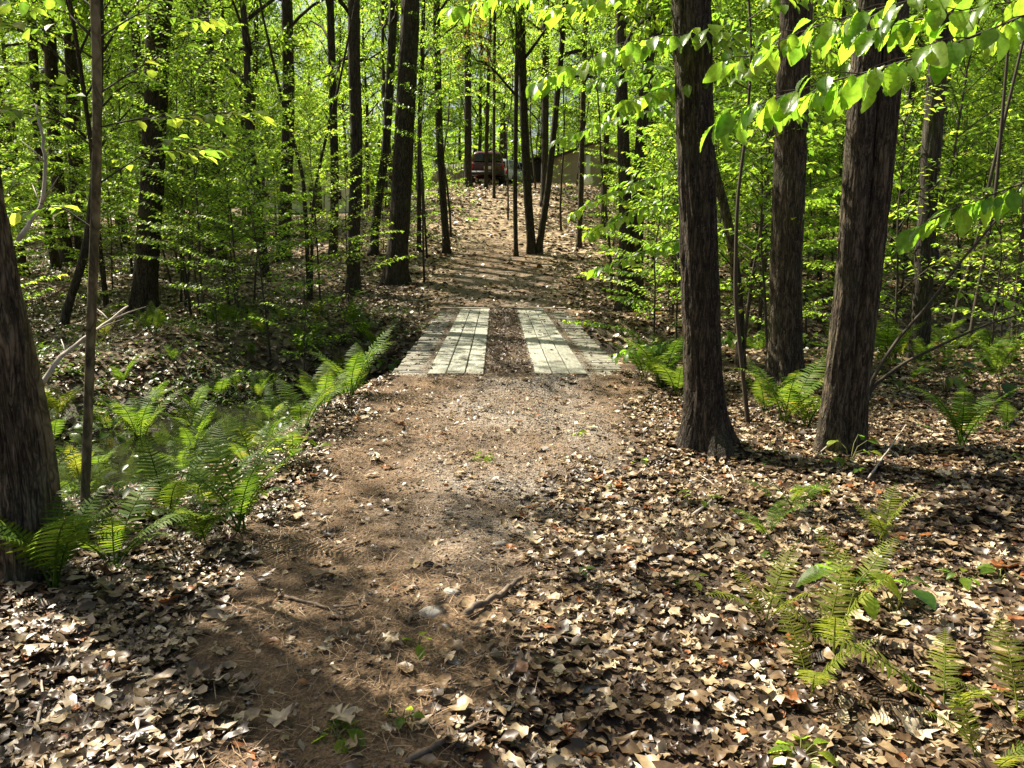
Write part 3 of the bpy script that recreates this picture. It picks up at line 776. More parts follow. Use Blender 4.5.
tree('slender_tree', 'slanting thin trunk between the tan pole and the mossy stem across the stream', [((62, 326), [(75, 285), (86, 250), (93, 200), (98, 130)], 9, 6)], 'the slanting trunk', BARK_FAR, 10, 'open', .5, .6)
tree('slender_tree', 'thin dark stem just beside the slanting trunk, near the big black trunk', [((107, 318), [(104, 280), (98, 240), (92, 150)], 6, 4)], 'the thin stem by the black trunk', BARK, 9, 'open', .5, .5)
tree('slender_tree', 'thin leaning stem nearest the grey shaded trunk', [((949, 346), [(958, 300), (975, 250), (990, 180)], 4.5, 3)], 'the thin leaning stem', TWIG, 6, None)
tree('slender_tree', 'thin straight stem standing second beyond the grey shaded trunk', [((968, 352), [(976, 300), (986, 250), (996, 190)], 4.5, 3)], 'the second thin stem', TWIG, 6, None)
tree('slender_tree', 'thin dark stem farthest from the grey shaded trunk, by the photo edge', [((1011, 356), [(1016, 300), (1020, 270), (1024, 210)], 5, 3)], 'the thin edge stem', TWIG, 6, None)

def added_shade_tree(x, y, zc, sc, label, src):  # adds a tree out of view to cast dappled shade on the track
    o = empty('tree', (x, y, Hs(x, y)), RNG.uniform(0, 6.28)); tag(o, label, 'tree', 'unseen trees added so their crowns shade the track')
    g = Geo(); z = np.linspace(-.3, 16, 8); off = np.cumsum(RNG.normal(0, .1, (8, 2)), 0)
    trunk_geo(g, np.column_stack([off - off[1], z]), .17, .1, 60, 16, .08, seed=int(abs(x) * 10)); g.obj('trunk', BARK, o)
    link('crown', src, (), o, (0, 0, zc), (0, 0, RNG.uniform(0, 6.28)), (sc, sc, (16.5 - zc) / 8))
added_shade_tree(-7.6, 7.4, 6.5, 1.0, 'unseen tree added for shade, level with the brook pool', CROWN_SPARSE[0])
added_shade_tree(-5.6, 4.0, 7.0, .95, 'unseen tree added for shade, next to the nearest thick trunk', CROWN_SPARSE[1])
added_shade_tree(-9.8, 10.6, 6.5, 1.0, 'unseen tree added for shade, level with the bridge', CROWN_SPARSE[2])

# ------------------------------------------------------------------ branches with leaves
def spray(gs, gl, P, r0, leaf, size, rng, twig_len=.3, gap=.07, droop=.45, tpl_twigs=True, up=np.array([0, 0, 1.0])):
    """one branch along P with side twigs and alternate leaves"""
    P = np.asarray(P, float); n = len(P)
    L = np.linalg.norm(np.diff(P, axis=0), axis=1).sum()
    gs.tube(P, np.linspace(r0, max(r0 * .25, .0012), n), 5, cap=False)
    s = np.concatenate([[0], np.cumsum(np.linalg.norm(np.diff(P, axis=0), axis=1))])
    def pt(t): return np.array([np.interp(t * L, s, P[:, c]) for c in range(3)])
    lp, ld = [], []
    def run(a, b, l):
        m = max(2, int(l / gap)); d = nrm(b - a); sd = nrm(np.cross(d, up))
        for i in range(m):
            t = (i + .6) / m; sg = 1 if i % 2 else -1
            lp.append(a + (b - a) * t); ld.append(d * rng.uniform(.4, .9) + sd * sg * rng.uniform(.5, .9) - up * droop * rng.uniform(.4, 1.5) + rng.normal(0, .12, 3))
        lp.append(b); ld.append(d - up * droop * rng.uniform(.3, 1.2))
    k = max(2, int(L / .105)); sg = 1
    for i in range(k):
        t = .18 + .8 * (i + rng.uniform(.2, .8)) / k; sg = -sg
        a = pt(t); d = nrm(pt(min(1, t + .05)) - pt(max(0, t - .05))); sd = nrm(np.cross(d, up))
        l = twig_len * (1.05 - .75 * t) * rng.uniform(.6, 1.25)
        b = a + nrm(d * .8 + sd * sg * .8 + up * rng.uniform(-.15, .12)) * l
        if l > .07:
            gs.tube(np.array([a, (a + b) / 2 + up * .01, b]), [.003, .002, .001], 3, cap=False)
            run(a, b, l)
    run(pt(.55), P[-1], L * .45)
    lp = np.array(lp); ld = np.array(ld)
    N = rng.normal(0, .28, (len(lp), 3)) + up
    gl.leaves(leaf, lp, ld, N, size * rng.uniform(.45, 1.3, len(lp)))

def arc(a, b, sag, n=8, rng=RNG, wob=.02):
    a = np.asarray(a, float); b = np.asarray(b, float); t = np.linspace(0, 1, n)[:, None]
    L = np.linalg.norm(b - a)
    return a + (b - a) * t + np.array([0, 0, 1]) * sag * L * np.sin(PI * t) + np.cumsum(rng.normal(0, wob * L / n, (n, 3)), 0) * t

def sapling_proto(seed, Hh, nb, spread, leaf, size, gap, mat, droop=.45, low=.2, stem_r=None):
    rng = np.random.default_rng(seed)
    root = empty('sapling')
    gs, gl = Geo(), Geo()
    n = 10; z = np.linspace(-.1, Hh, n)
    off = np.cumsum(rng.normal(0, .018 * Hh, (n, 2)), 0) * (z / Hh)[:, None]
    S = np.column_stack([off, z]); r0 = stem_r or (.006 + .0045 * Hh)
    gs.tube(S, np.linspace(r0, .003, n), 7)
    for i in range(nb):
        u = low + (1 - low) * (i + rng.uniform(.1, .9)) / nb
        zz = Hh * u; base = np.array([np.interp(zz, z, S[:, 0]), np.interp(zz, z, S[:, 1]), zz])
        az = i * 2.4 + rng.uniform(-.4, .4); L = spread * (1.05 - .62 * u) * rng.uniform(.65, 1.2)
        el = .1 + .55 * u + rng.uniform(-.1, .15)
        end = base + L * np.array([math.cos(az) * math.cos(el), math.sin(az) * math.cos(el), math.sin(el)])
        spray(gs, gl, arc(base, end, .07, 7, rng, .05), .004 + .003 * L, leaf, size, rng, .38 * L ** .5, gap, droop)
    gs.obj('stem', TWIG, root); gl.obj('foliage', mat, root)
    return root
PROTO = [sapling_proto(1, 3.2, 20, 1.6, T_KITE, .085, .055, LEAF_SAP),
         sapling_proto(2, 4.6, 28, 1.9, T_KITE, .085, .055, LEAF_SAP),
         sapling_proto(3, 6.5, 38, 2.3, T_KITE, .095, .06, LEAF_SAP),
         sapling_proto(4, 8.5, 46, 2.6, T_KITE, .10, .06, LEAF_SAP, low=.15),
         sapling_proto(5, 2.0, 14, 1.1, T_KITE, .08, .055, LEAF_SAP, low=.1),
         sapling_proto(6, 5.5, 28, 2.1, T_KITE, .105, .06, LEAF_BEECH, .7),
         sapling_proto(7, 1.1, 10, .75, T_KITE, .075, .05, LEAF_SAP, low=.1)]
PROTO += [sapling_proto(8, 9.5, 34, 2.6, T_KITE, .10, .06, LEAF_SAP, low=.52), sapling_proto(9, 8.0, 26, 2.3, T_KITE, .10, .06, LEAF_BEECH, .8, low=.5)]
used_proto = [False] * len(PROTO)
PENDING = []   # labels worked out at the end
def put_sapling(k, x, y, sc=1.0, desc=None, group='leafy saplings in the understorey', lean=0.0):
    o = PROTO[k] if not used_proto[k] else copy_tree(PROTO[k])
    used_proto[k] = True
    o.location = (x, y, Hs(x, y)); o.scale = (sc, sc, sc * RNG.uniform(.9, 1.1)); o.rotation_euler = (RNG.normal(0, .05), RNG.normal(0, .05) + lean, RNG.uniform(0, 6.28))
    o['category'] = 'sapling'; o['group'] = group
    PENDING.append((o, desc or ['bushy sapling', 'leafy sapling', 'tall sapling', 'full tall sapling', 'low sapling', 'beech sapling', 'knee-high sapling', 'high-crowned sapling', 'high-crowned beech'][k], x, y))
    return o

CLEAR = ('the big black trunk', 'the trunk before the white house', 'the large trunk beyond the bridge', 'the rough bank trunk', 'the slanting trunk', 'the grey shaded trunk', 'the double tree past the bridge')
def blocked(x, y, k):
    """keep the view along the track to the hilltop open"""
    px, py, _ = project((x, y, Hs(x, y) + 1.0))
    if y < 46 and 425 - 60 * (k in (2, 3)) < px < 615: return True
    if 395 < px < 660 and y < 22: return True
    if path_off(x, y) < 1.6: return True
    if stream_d(x, y) < .9: return True
    if k in (1, 2, 3, 5) and -10 < x < 2 and 18 < y < 46 and RNG.random() < .65: return True
    for h in HEROES:
        if h[0] in CLEAR and y < h[3] and abs(px - h[1]) < 26 + 260 / y: return True
    return False
def fill(n, ks, y0, y1, side, pxr):
    c = 0; tries = 0
    while c < n and tries < 4000:
        tries += 1
        y = RNG.uniform(y0, y1); px = RNG.uniform(*pxr); x = (px - 512) / FPX * y
        k = int(RNG.choice(ks))
        if blocked(x, y, k): continue
        if any((x - a) ** 2 + (y - b) ** 2 < (.55 + .02 * y) ** 2 for _, _, a, b in PENDING): continue
        put_sapling(k, x, y, RNG.uniform(.8, 1.15)); c += 1
fill(7, [0, 1, 4], 10.5, 17, -1, (-60, 330))
fill(18, [1, 2, 2, 5], 15, 24, -1, (-60, 380))
fill(34, [2, 3, 3, 1], 23, 46, -1, (-40, 425))
fill(12, [0, 4, 1, 6], 9, 14, 1, (760, 1080))
fill(22, [1, 2, 5], 13, 22, 1, (670, 1070))
fill(34, [2, 3, 1], 21, 46, 1, (615, 1060))
fill(22, [2, 3, 3], 50, 68, 0, (300, 760))
for k, px_, y_, sc_ in [(5, 655, 13.5, .8), (5, 672, 17, 1.1), (2, 690, 21, 1.1), (0, 668, 20, 1.0), (5, 745, 11, 1.0), (4, 640, 22, 1.0), (4, 604, 25, .8), (6, 600, 22, 1.0), (3, 650, 28, 1.0), (3, 700, 30, 1.1), (1, 760, 17, 1.1), (2, 730, 24, 1.2), (6, 470, 32, 1.2), (4, 440, 31, .9), (4, 425, 28, .9), (6, 452, 37, 1.3), (6, 456, 40, 1.2), (6, 520, 39, .8), (4, 620, 34, 1.0), (6, 560, 41, 1.2), (6, 570, 36, 1.0), (4, 400, 24, 1.1), (0, 385, 27, 1.0), (6, 338, 14.5, 1.0), (4, 300, 13, 1.0), (1, 238, 15.5, 1.0), (0, 268, 14, 1.0), (1, 322, 17, 1.0), (0, 200, 17.5, 1.1), (2, 182, 20, .9), (0, 350, 16, .9), (5, 255, 19.5, .9), (7, 452, 30, 1), (7, 440, 37, 1.1), (8, 508, 33, 1.0), (7, 560, 31, 1.0), (8, 618, 27, 1.0), (7, 632, 36, 1.1), (8, 428, 26, .95), (7, 535, 42, 1.2), (8, 470, 44, 1.2), (7, 575, 44, 1.2), (7, 612, 20, .8), (8, 425, 22, .85)]:
    put_sapling(k, (px_ - 512) / FPX * y_, y_, sc_)

# background trees ----------------------------------------------------
TRUNKS = []
for i in range(5):
    g = Geo(); z = np.linspace(-.3, 17, 9)
    off = np.cumsum(RNG.normal(0, .12, (9, 2)), 0)
    trunk_geo(g, np.column_stack([off - off[1], z]), .15, .09, 40, 12, .05, seed=60 + i)
    TRUNKS.append(g.mesh('trunk')); TRUNKS[-1].materials.append(BARK_FAR)
BG = []
tries = 0
while len(BG) < 72 and tries < 6000:
    tries += 1
    y = RNG.uniform(24, 74) if len(BG) > 40 else RNG.uniform(22, 48); px = RNG.uniform(-60, 1084); x = (px - 512) / FPX * y
    if 425 < px < 640 and y < 50: continue
    if path_off(x, y) < 2.2 or any((x - a) ** 2 + (y - b) ** 2 < 2.4 ** 2 for _, _, a, b in BG): continue
    if any(abs(px - h[1]) < 14 and abs(y - h[3]) < 6 for h in HEROES): continue
    if abs(x - 4.2) < 4.5 and 46 < y < 54: continue
    if abs(x + 1.2) < 3.6 and 44 < y < 54: continue
    o = empty('tree', (x, y, Hs(x, y)), RNG.uniform(0, 6.28), RNG.uniform(.75, 1.15))
    w = RNG.uniform(.55, 1.25)
    link('trunk', TRUNKS[RNG.integers(5)], (), o, scale=(w, w, 1))
    cr = CROWN_DENSE if abs(px - 540) > 130 else CROWN_FULL
    glade = -13 < x < 3 and 18 < y < 50
    if glade: cr = CROWN_SPARSE
    link('crown', cr[RNG.integers(len(cr))], (), o, (0, 0, RNG.uniform(3.6, 7.0)), (0, 0, RNG.uniform(0, 6.28)), (1, 1, RNG.uniform(1.2, 1.5)))
    o['category'] = 'tree'; o['group'] = 'trees standing deep in the woods'
    BG.append((o, 'woodland tree', x, y))

for px, y in [(440, 56), (462, 66), (480, 58), (505, 62), (522, 72), (540, 60), (556, 70), (575, 62), (596, 58), (615, 66), (636, 60), (420, 64)]:
    x = (px - 512) / FPX * y
    o = empty('tree', (x, y, Hs(x, y)), RNG.uniform(0, 6.28), RNG.uniform(.9, 1.2)); o['category'] = 'tree'
    link('trunk', TRUNKS[RNG.integers(5)], (), o, scale=(.9, .9, 1))
    link('crown', CROWN_DENSE[RNG.integers(4)], (), o, (0, 0, RNG.uniform(3.2, 6.0)), (0, 0, RNG.uniform(0, 6.28)), (1, 1, RNG.uniform(1.2, 1.5)))
    BG.append((o, 'woodland tree', x, y))

r2 = np.random.default_rng(77)
for px, y in [(150, 58), (185, 66), (225, 70), (250, 54), (318, 70), (340, 54), (352, 66), (372, 58), (388, 70), (405, 55), (60, 62), (100, 55)]:
    x = (px - 512) / FPX * y
    o = empty('tree', (x, y, Hs(x, y)), r2.uniform(0, 6.28), r2.uniform(1.0, 1.25)); o['category'] = 'tree'
    link('trunk', TRUNKS[r2.integers(5)], (), o, scale=(.9, .9, 1))
    link('crown', CROWN_DENSE[r2.integers(4)], (), o, (0, 0, r2.uniform(3.6, 6.0)), (0, 0, r2.uniform(0, 6.28)), (1, 1, r2.uniform(1.25, 1.55)))
    BG.append((o, 'woodland tree', x, y))

# far woods as one mass
g = Geo(); Pf, Df = [], []
for k in range(430):
    y = RNG.uniform(72, 125); x = RNG.uniform(-1, 1) * y * .8
    px = 512 + FPX * x / y
    top = RNG.uniform(9, 20) * (.8 if abs(px - 545) < 150 else .9)
    zb = Hs(x, y); rr = RNG.uniform(2.5, 4.5)
    g.tube(np.array([(x, y, zb - .5), (x + RNG.normal(0, .3), y, zb + top * .5), (x + RNG.normal(0, .5), y, zb + top * .9)]), [.28, .2, .06], 6, cap=False)
    n = 130
    d = nrm(RNG.normal(0, 1, (n, 3))) * RNG.uniform(.35, 1, n)[:, None] * [rr, rr, top * .5]
    Pf.append(d + [x, y, zb + top * .52]); Df.append(d * [1, 1, .3] + RNG.normal(0, 1.2, (n, 3)))
nq = sum(len(q) for q in g.Q)
Pf = np.concatenate(Pf); Df = np.concatenate(Df)
g.leaves(T_KITE, Pf, Df, RNG.normal(0, .5, (len(Pf), 3)) + [0, -.2, 1], RNG.uniform(.5, 1.1, len(Pf)))
me = g.mesh('far_woods')
me.polygons.foreach_set('material_index', np.concatenate([np.ones(nq, int), np.zeros(len(Pf) * 2, int)]).astype(np.int32))
me.materials.append(LEAF_CROWN); me.materials.append(BARK_FAR)
tag(link('far_woods', me), 'distant mass of sunlit green woods closing the view', 'woods', kind='stuff')

# ------------------------------------------------------------------ hand placed leafy branches
def add_branch(root, pts_px, r0, leaf, size, mat, twig_len=.3, gap=.07, droop=.5, bark=TWIG, seed=0):
    """pts_px: (px, py, depth) points of the branch; becomes part 'branch' with sub-part 'foliage'"""
    rng = np.random.default_rng(seed + int(abs(pts_px[0][0])) + 7 * int(abs(pts_px[-1][1])))
    P = np.array([at(*p) for p in pts_px]) - np.array(root.location)
    P, _ = smooth_path(P, 14)
    gs, gl = Geo(), Geo()
    spray(gs, gl, P, r0, leaf, size, rng, twig_len, gap, droop)
    b = gs.obj('branch', bark, root)
    gl.obj('foliage', mat, b)
    return b

def hero(nick): return next(h[4] for h in HEROES if h[0] == nick)

def beech(label, base, pts, r0, r1):
    root = empty('beech_sapling', base); tag(root, label, 'sapling', 'drooping beech saplings')
    g = Geo(); P = np.array([base - [0, 0, .1]] + list(pts)) - base
    P, _ = smooth_path(P, 24); g.tube(P, np.linspace(r0, r1, 24), 8)
    g.obj('stem', TWIG, root)
    return root
b0 = np.array([2.35, 2.75, Hs(2.35, 2.75)])
B1 = beech('beech sapling hanging big drooping sunlit leaves in front of the twin-stemmed tree', b0, [b0 + [.02, 0, 1.2], b0 + [-.03, .02, 2.4], b0 + [.05, .1, 3.6]], .028, .008)
add_branch(B1, [(1165, -40, 2.75), (1040, 10, 2.7), (960, 42, 2.75), (880, 70, 2.85), (800, 88, 3.0), (716, 122, 3.15)], .007, T_HERO, .10, LEAF_BEECH, .32, .042, .9)
add_branch(B1, [(1160, -20, 2.75), (1060, -4, 2.9), (980, 6, 3.0), (930, 18, 3.05), (868, 30, 3.1)], .005, T_HERO, .10, LEAF_BEECH, .28, .05, .9)
add_branch(B1, [(1180, 130, 2.75), (1060, 170, 2.75), (1000, 192, 2.8), (950, 210, 2.85), (918, 226, 2.9)], .006, T_HERO, .10, LEAF_BEECH, .24, .055, .9)
b1 = ground_at(750, 425)
d1 = b1[1]
B2 = beech('slim beech sapling behind the stout trunk, its long leafy branch hanging before it', b1, [at(735, 300, d1), at(737, 200, d1), at(747, 125, d1), at(752, 50, d1), at(745, -60, d1)], .022, .008)
add_branch(B2, [(750, 70, d1), (720, 36, d1 - .8), (660, 34, d1 - 1.3), (600, 52, d1 - 1.5), (536, 82, d1 - 1.6)], .008, T_HERO, .128, LEAF_BEECH, .42, .06, .8)
add_branch(B2, [(748, 0, d1), (700, -30, d1 - .5), (640, -14, d1 - .9), (590, 4, d1 - 1.1), (545, 10, d1 - 1.2)], .007, T_MID, .12, LEAF_BEECH, .45, .06, .8)
add_branch(B2, [(748, 20, d1), (790, -10, d1 - .6), (840, -4, d1 - .9), (880, 18, d1 - 1.0)], .006, T_HERO, .11, LEAF_BEECH, .3, .075, .9)
add_branch(B2, [(742, 150, d1), (765, 120, d1 + .4), (800, 112, d1 + .8), (840, 130, d1 + 1.0)], .005, T_MID, .1, LEAF_BEECH, .3, .075, .8)
add_branch(B1, [(1165, -70, 2.75), (1050, -40, 2.9), (960, -12, 3.0), (880, 8, 3.1), (800, 30, 3.3), (738, 62, 3.4)], .006, T_HERO, .10, LEAF_BEECH, .32, .045, .9)
add_branch(B2, [(750, 90, d1), (720, 74, d1 - .4), (670, 84, d1 - .8), (615, 108, d1 - 1.0)], .006, T_HERO, .12, LEAF_BEECH, .36, .06, .8)
add_branch(B2, [(749, -30, d1), (690, -50, d1 - .3), (610, -30, d1 - .6), (520, -6, d1 - .8), (450, 8, d1 - .9)], .007, T_HERO, .12, LEAF_BEECH, .4, .06, .8)
add_branch(B2, [(752, 40, d1), (790, 40, d1 - .3), (830, 50, d1 - .6), (870, 75, d1 - .8)], .005, T_HERO, .115, LEAF_BEECH, .36, .06, .8)
SC_ = hero('the slender curved tree'); ds = SC_.location.y
add_branch(SC_, [(722, 200, ds), (690, 172, ds - .3), (650, 178, ds - .5), (612, 192, ds - .7), (572, 212, ds - .8)], .01, T_MID, .125, LEAF_BEECH, .5, .06, .8)
add_branch(SC_, [(716, 180, ds), (690, 120, ds), (650, 108, ds - .2), (600, 124, ds - .3), (556, 140, ds - .4)], .01, T_MID, .125, LEAF_BEECH, .5, .06, .8)
add_branch(SC_, [(735, 270, ds), (710, 240, ds - .3), (670, 240, ds - .6), (630, 258, ds - .7), (596, 268, ds - .7)], .009, T_MID, .12, LEAF_BEECH, .45, .06, .8)
add_branch(SC_, [(738, 320, ds), (715, 335, ds - .6), (680, 342, ds - 1.2), (640, 346, ds - 1.4), (618, 354, ds - 1.5)], .008, T_MID, .125, LEAF_BEECH, .35, .06, .7)
add_branch(SC_, [(737, 300, ds), (760, 260, ds + .3), (800, 230, ds + .6), (850, 225, ds + 1.0)], .008, T_MID, .1, LEAF_BEECH, .5, .075, .7)
add_branch(SC_, [(728, 235, ds), (690, 205, ds - .3), (640, 206, ds - .6), (592, 232, ds - .8)], .009, T_MID, .125, LEAF_BEECH, .5, .055, .8)
add_branch(SC_, [(708, 140, ds), (680, 80, ds - .2), (640, 66, ds - .4), (590, 84, ds - .5)], .009, T_MID, .125, LEAF_BEECH, .5, .055, .8)
add_branch(SC_, [(720, 190, ds), (770, 150, ds + .6), (820, 170, ds + 1.2)], .008, T_MID, .1, LEAF_BEECH, .5, .075, .7)
TP = hero('the tan pole'); dt = TP.location.y
for k, (a, b, c) in enumerate([((97, 128), (140, 118), (255, 112)), ((96, 60), (50, 30), (-20, 18)), ((96, 40), (140, 12), (215, 22)), ((97, 95), (135, 70), (190, 40)), ((97, 150), (60, 120), (0, 108)), ((96, 10), (60, -20), (10, 4)), ((97, 185), (150, 150), (225, 150)), ((95, 230), (60, 205), (10, 215))]):
    dd = RNG.uniform(-.7, .4)
    add_branch(TP, [(a[0], a[1], dt), (b[0], b[1], dt + dd * .5), (c[0], c[1], dt + dd)], .005, T_MID, .082, LEAF_SAP, .42, .065, .35, seed=k)
NF = hero('the big black trunk'); dn = NF.location.y
LS = empty('leaning_sapling', ground_at(866, 405)); tag(LS, 'bare-stemmed sapling leaning away from the twin-stemmed trunk with a few low leaves', 'sapling')
g = Geo(); dl = LS.location.y; bl = np.array(LS.location)
for px_ in ([(868, 385), (900, 335), (925, 310), (960, 262), (1002, 214), (1045, 150)], [(870, 388), (905, 362), (945, 343), (985, 325), (1040, 308)]):
    P, _ = smooth_path(np.array([bl - [0, 0, .05]] + [at(q[0], q[1], dl) for q in px_]) - bl, 20); g.tube(P, np.linspace(.02, .007, 20), 6)
g.obj('stem', TWIG, LS)
add_branch(LS, [(925, 310, dl), (955, 292, dl - .2), (990, 296, dl - .4), (1030, 306, dl - .5)], .004, T_MID, .1, LEAF_BEECH, .25, .07, .8)
add_branch(LS, [(915, 320, dl), (890, 296, dl + .1), (872, 286, dl + .3)], .004, T_MID, .1, LEAF_BEECH, .25, .07, .8)
add_branch(LS, [(940, 345, dl), (965, 352, dl - .3), (1000, 360, dl - .5)], .003, T_MID, .09, LEAF_BEECH, .25, .07, .2)

# ------------------------------------------------------------------ ferns
def frond(seed, mat_unused=None):
    r = np.random.default_rng(seed)
    g = Geo(); n = 22; t = np.linspace(0, 1, n)
    bend = r.uniform(.7, 1.25); a = 1.32 - bend * t ** 1.5 - .05
    P = np.zeros((n, 3)); step = 1 / (n - 1)
    for i in range(1, n):
        P[i] = P[i - 1] + step * np.array([math.cos(a[i]), r.normal(0, .012), math.sin(a[i])])
    g.tube(P, np.linspace(.009, .002, n), 4, cap=False)
    m = 24
    for k in range(m):
        u = .24 + .75 * k / (m - 1)
        p = np.array([np.interp(u, t, P[:, c]) for c in range(3)])
        p2 = np.array([np.interp(min(1, u + .03), t, P[:, c]) for c in range(3)]); d = nrm(p2 - p) if u < .98 else d
        l = .165 * math.sin(PI * min(1, .14 + .86 * ((u - .24) / .76) ** .8)) ** .75 + .012
        upv = nrm(np.cross(np.array([0, 1, 0]), d)) * -1
        for sg in (1, -1):
            D = nrm(np.array([0, sg, 0]) + d * r.uniform(.3, .45) + np.array([0, 0, -.12]) + r.normal(0, .06, 3))
            g.leaves(T_PINNA, p[None], D[None], (upv * (1 if upv[2] > 0 else -1))[None] + r.normal(0, .15, (1, 3)), l * r.uniform(.88, 1.08))
    return g.mesh('frond')
FRONDS = [frond(500 + i) for i in range(6)]
for f in FRONDS: f.materials.append(LEAF_FERN)
FRONDS_PALE = [frond(520 + i) for i in range(4)]
for f in FRONDS_PALE: f.materials.append(LEAF_FERN_PALE)
FERNS = []
def fern(px, py, size, n, tilt, label, pale=False):
    b = ground_at(px, py)
    o = empty('fern', b, RNG.uniform(0, 6.28)); tag(o, label, 'fern', 'ferns of the stream bank and woodland floor')
    a0 = RNG.uniform(0, 6.28)
    for k in range(n):
        src = (FRONDS_PALE if pale else FRONDS)
        s = size * RNG.uniform(.72, 1.12)
        link('frond', src[RNG.integers(len(src))], (), o, (RNG.normal(0, .02), RNG.normal(0, .02), -.02), (0, RNG.uniform(-.1, tilt), a0 + k * 6.283 / n + RNG.uniform(-.35, .35)), (s, s, s))
    return o
for a in [
    (58, 590, .74, 8, .08, 'large fern at the foot of the nearest thick trunk, arching over its base'),
    (112, 566, .62, 7, .3, 'fern just beside the tan pole, nearest the track'),
    (165, 528, .62, 7, .35, 'fern between the tan pole and the brook pool edge'),
    (240, 532, .72, 8, .4, 'bright full fern at the very edge of the track'),
    (212, 508, .6, 7, .4, 'fern tucked behind the bright full fern at the track edge'),
    (26, 520, .6, 6, .3, 'fern growing behind the nearest thick trunk'),
    (140, 446, .95, 8, -.02, 'tall upright vase-shaped fern standing in the brook hollow'),
    (108, 436, .7, 6, .2, 'fern beside the tan pole beyond the pool'),
    (192, 432, .72, 6, .3, 'fern next beyond the tall vase-shaped fern'),
    (218, 402, .7, 6, .1, 'fern below the big black trunk on the stream bank'),
    (350, 398, .85, 8, .02, 'tall bright fern close to the near corner of the bridge'),
    (303, 432, .62, 7, .3, 'fern on the bank between the bridge corner and the brook'),
    (272, 424, .62, 7, .3, 'spreading fern halfway between the vase-shaped fern and the bridge'),
    (326, 412, .62, 6, .2, 'fern just behind the tall bright fern near the bridge corner'),
    (266, 398, .62, 6, .2, 'shaded fern under the saplings of the far brook bank'),
    (236, 392, .55, 5, .2, 'small dark fern farthest across the brook'),
    (156, 408, .62, 6, .2, 'fern at the mound of the big black trunk'),
    (98, 474, .58, 6, .3, 'fern over the pool beside the mossy log'),
    (180, 474, .56, 7, .35, 'fern overhanging the glinting pool'),
    (252, 468, .52, 6, .35, 'low fern on the slope down to the pool'),
    (290, 462, .45, 5, .4, 'small fern at the shoulder of the track'),
    (205, 545, .42, 5, .4, 'small fern in dead leaves before the bright full fern'),
    (660, 388, .8, 8, .1, 'tall fern close behind the stout straight trunk, by the bridge'),
    (677, 396, .65, 6, .2, 'fern touching the stout straight trunk from behind'),
    (644, 380, .62, 6, .2, 'fern nearest the far corner of the bridge on the stout trunk side'),
    (786, 424, .8, 7, .2, 'bright fern in front of the furrowed trunk'),
    (806, 430, .6, 6, .2, 'fern between the furrowed trunk and the twin-stemmed one'),
    (766, 416, .55, 5, .2, 'fern between the furrowed trunk and the stout straight trunk'),
    (962, 448, .74, 7, .02, 'tall dark green fern standing alone beyond the twin-stemmed tree'),
    (1005, 430, .5, 4, .2, 'fern behind the tall dark green lone fern'),
    (792, 514, .38, 5, .4, 'small fern in front of the twin-stemmed trunk'),
    (770, 538, .4, 4, .4, 'sparse little fern near the flared foot of the stout trunk')]:
    fern(*a)
for a in [
    (766, 624, .38, 4, .5, 'pale yellow-green fern nearest the track in the open dead leaves'),
    (828, 652, .42, 4, .25, 'pale upright fern just before the broad yellow leaves'),
    (812, 696, .5, 3, .2, 'sparse pale fern on dark stalks'),
    (950, 712, .5, 3, .55, 'pale fern with one long frond trailing over dead leaves'),
    (985, 764, .34, 4, .5, 'pale fern at the bottom edge of the photo'),
    (1020, 726, .4, 4, .5, 'pale fern in the bottom corner of the photo'),
    (884, 548, .42, 4, -.1, 'stalky young fern with curled tips among dead stems'),
    (858, 606, .4, 4, .2, 'small fern rising through broad yellow leaves')]:
    fern(*a, pale=True)

FERN_PENDING = []
tries = 0
spots = [(n_.location.x, n_.location.y) for n_ in list(COL.objects) if n_.get('category') == 'fern']
while len(FERN_PENDING) < 68 and tries < 4000:
    tries += 1
    x = RNG.uniform(-9.5, -1.5) if tries % 5 else RNG.uniform(2.2, 8); y = RNG.uniform(4.6, 17) if x < 0 else RNG.uniform(8, 15)
    px, py, _ = project((x, y, Hs(x, y)))
    if not (-10 < px < 1030) or path_off(x, y) < 1.35 or (x < 0 and stream_d(x, y) > 4.6): continue
    if 95 < px < 178 and 455 < py < 530: continue
    if any((x - a) ** 2 + (y - b) ** 2 < .42 ** 2 for a, b in spots): continue
    spots.append((x, y))
    o = empty('fern', (x, y, max(Hs(x, y), WZ)), RNG.uniform(0, 6.28)); o['category'] = 'fern'
    n = int(RNG.integers(5, 9)); a0 = RNG.uniform(0, 6.28); pale = RNG.random() < .3; size = RNG.uniform(.42, .8); tl = RNG.uniform(-.12, .2)
    for k in range(n):
        src = FRONDS_PALE if pale else FRONDS
        sc_ = size * RNG.uniform(.65, 1.12)
        link('frond', src[RNG.integers(len(src))], (), o, (RNG.normal(0, .02), RNG.normal(0, .02), -.02), (RNG.normal(0, .08), RNG.uniform(-.15, tl), a0 + k * 6.283 / n + RNG.uniform(-.4, .4)), (sc_, sc_, sc_))
    FERN_PENDING.append((o, 'pale fern' if pale else 'green fern', x, y))

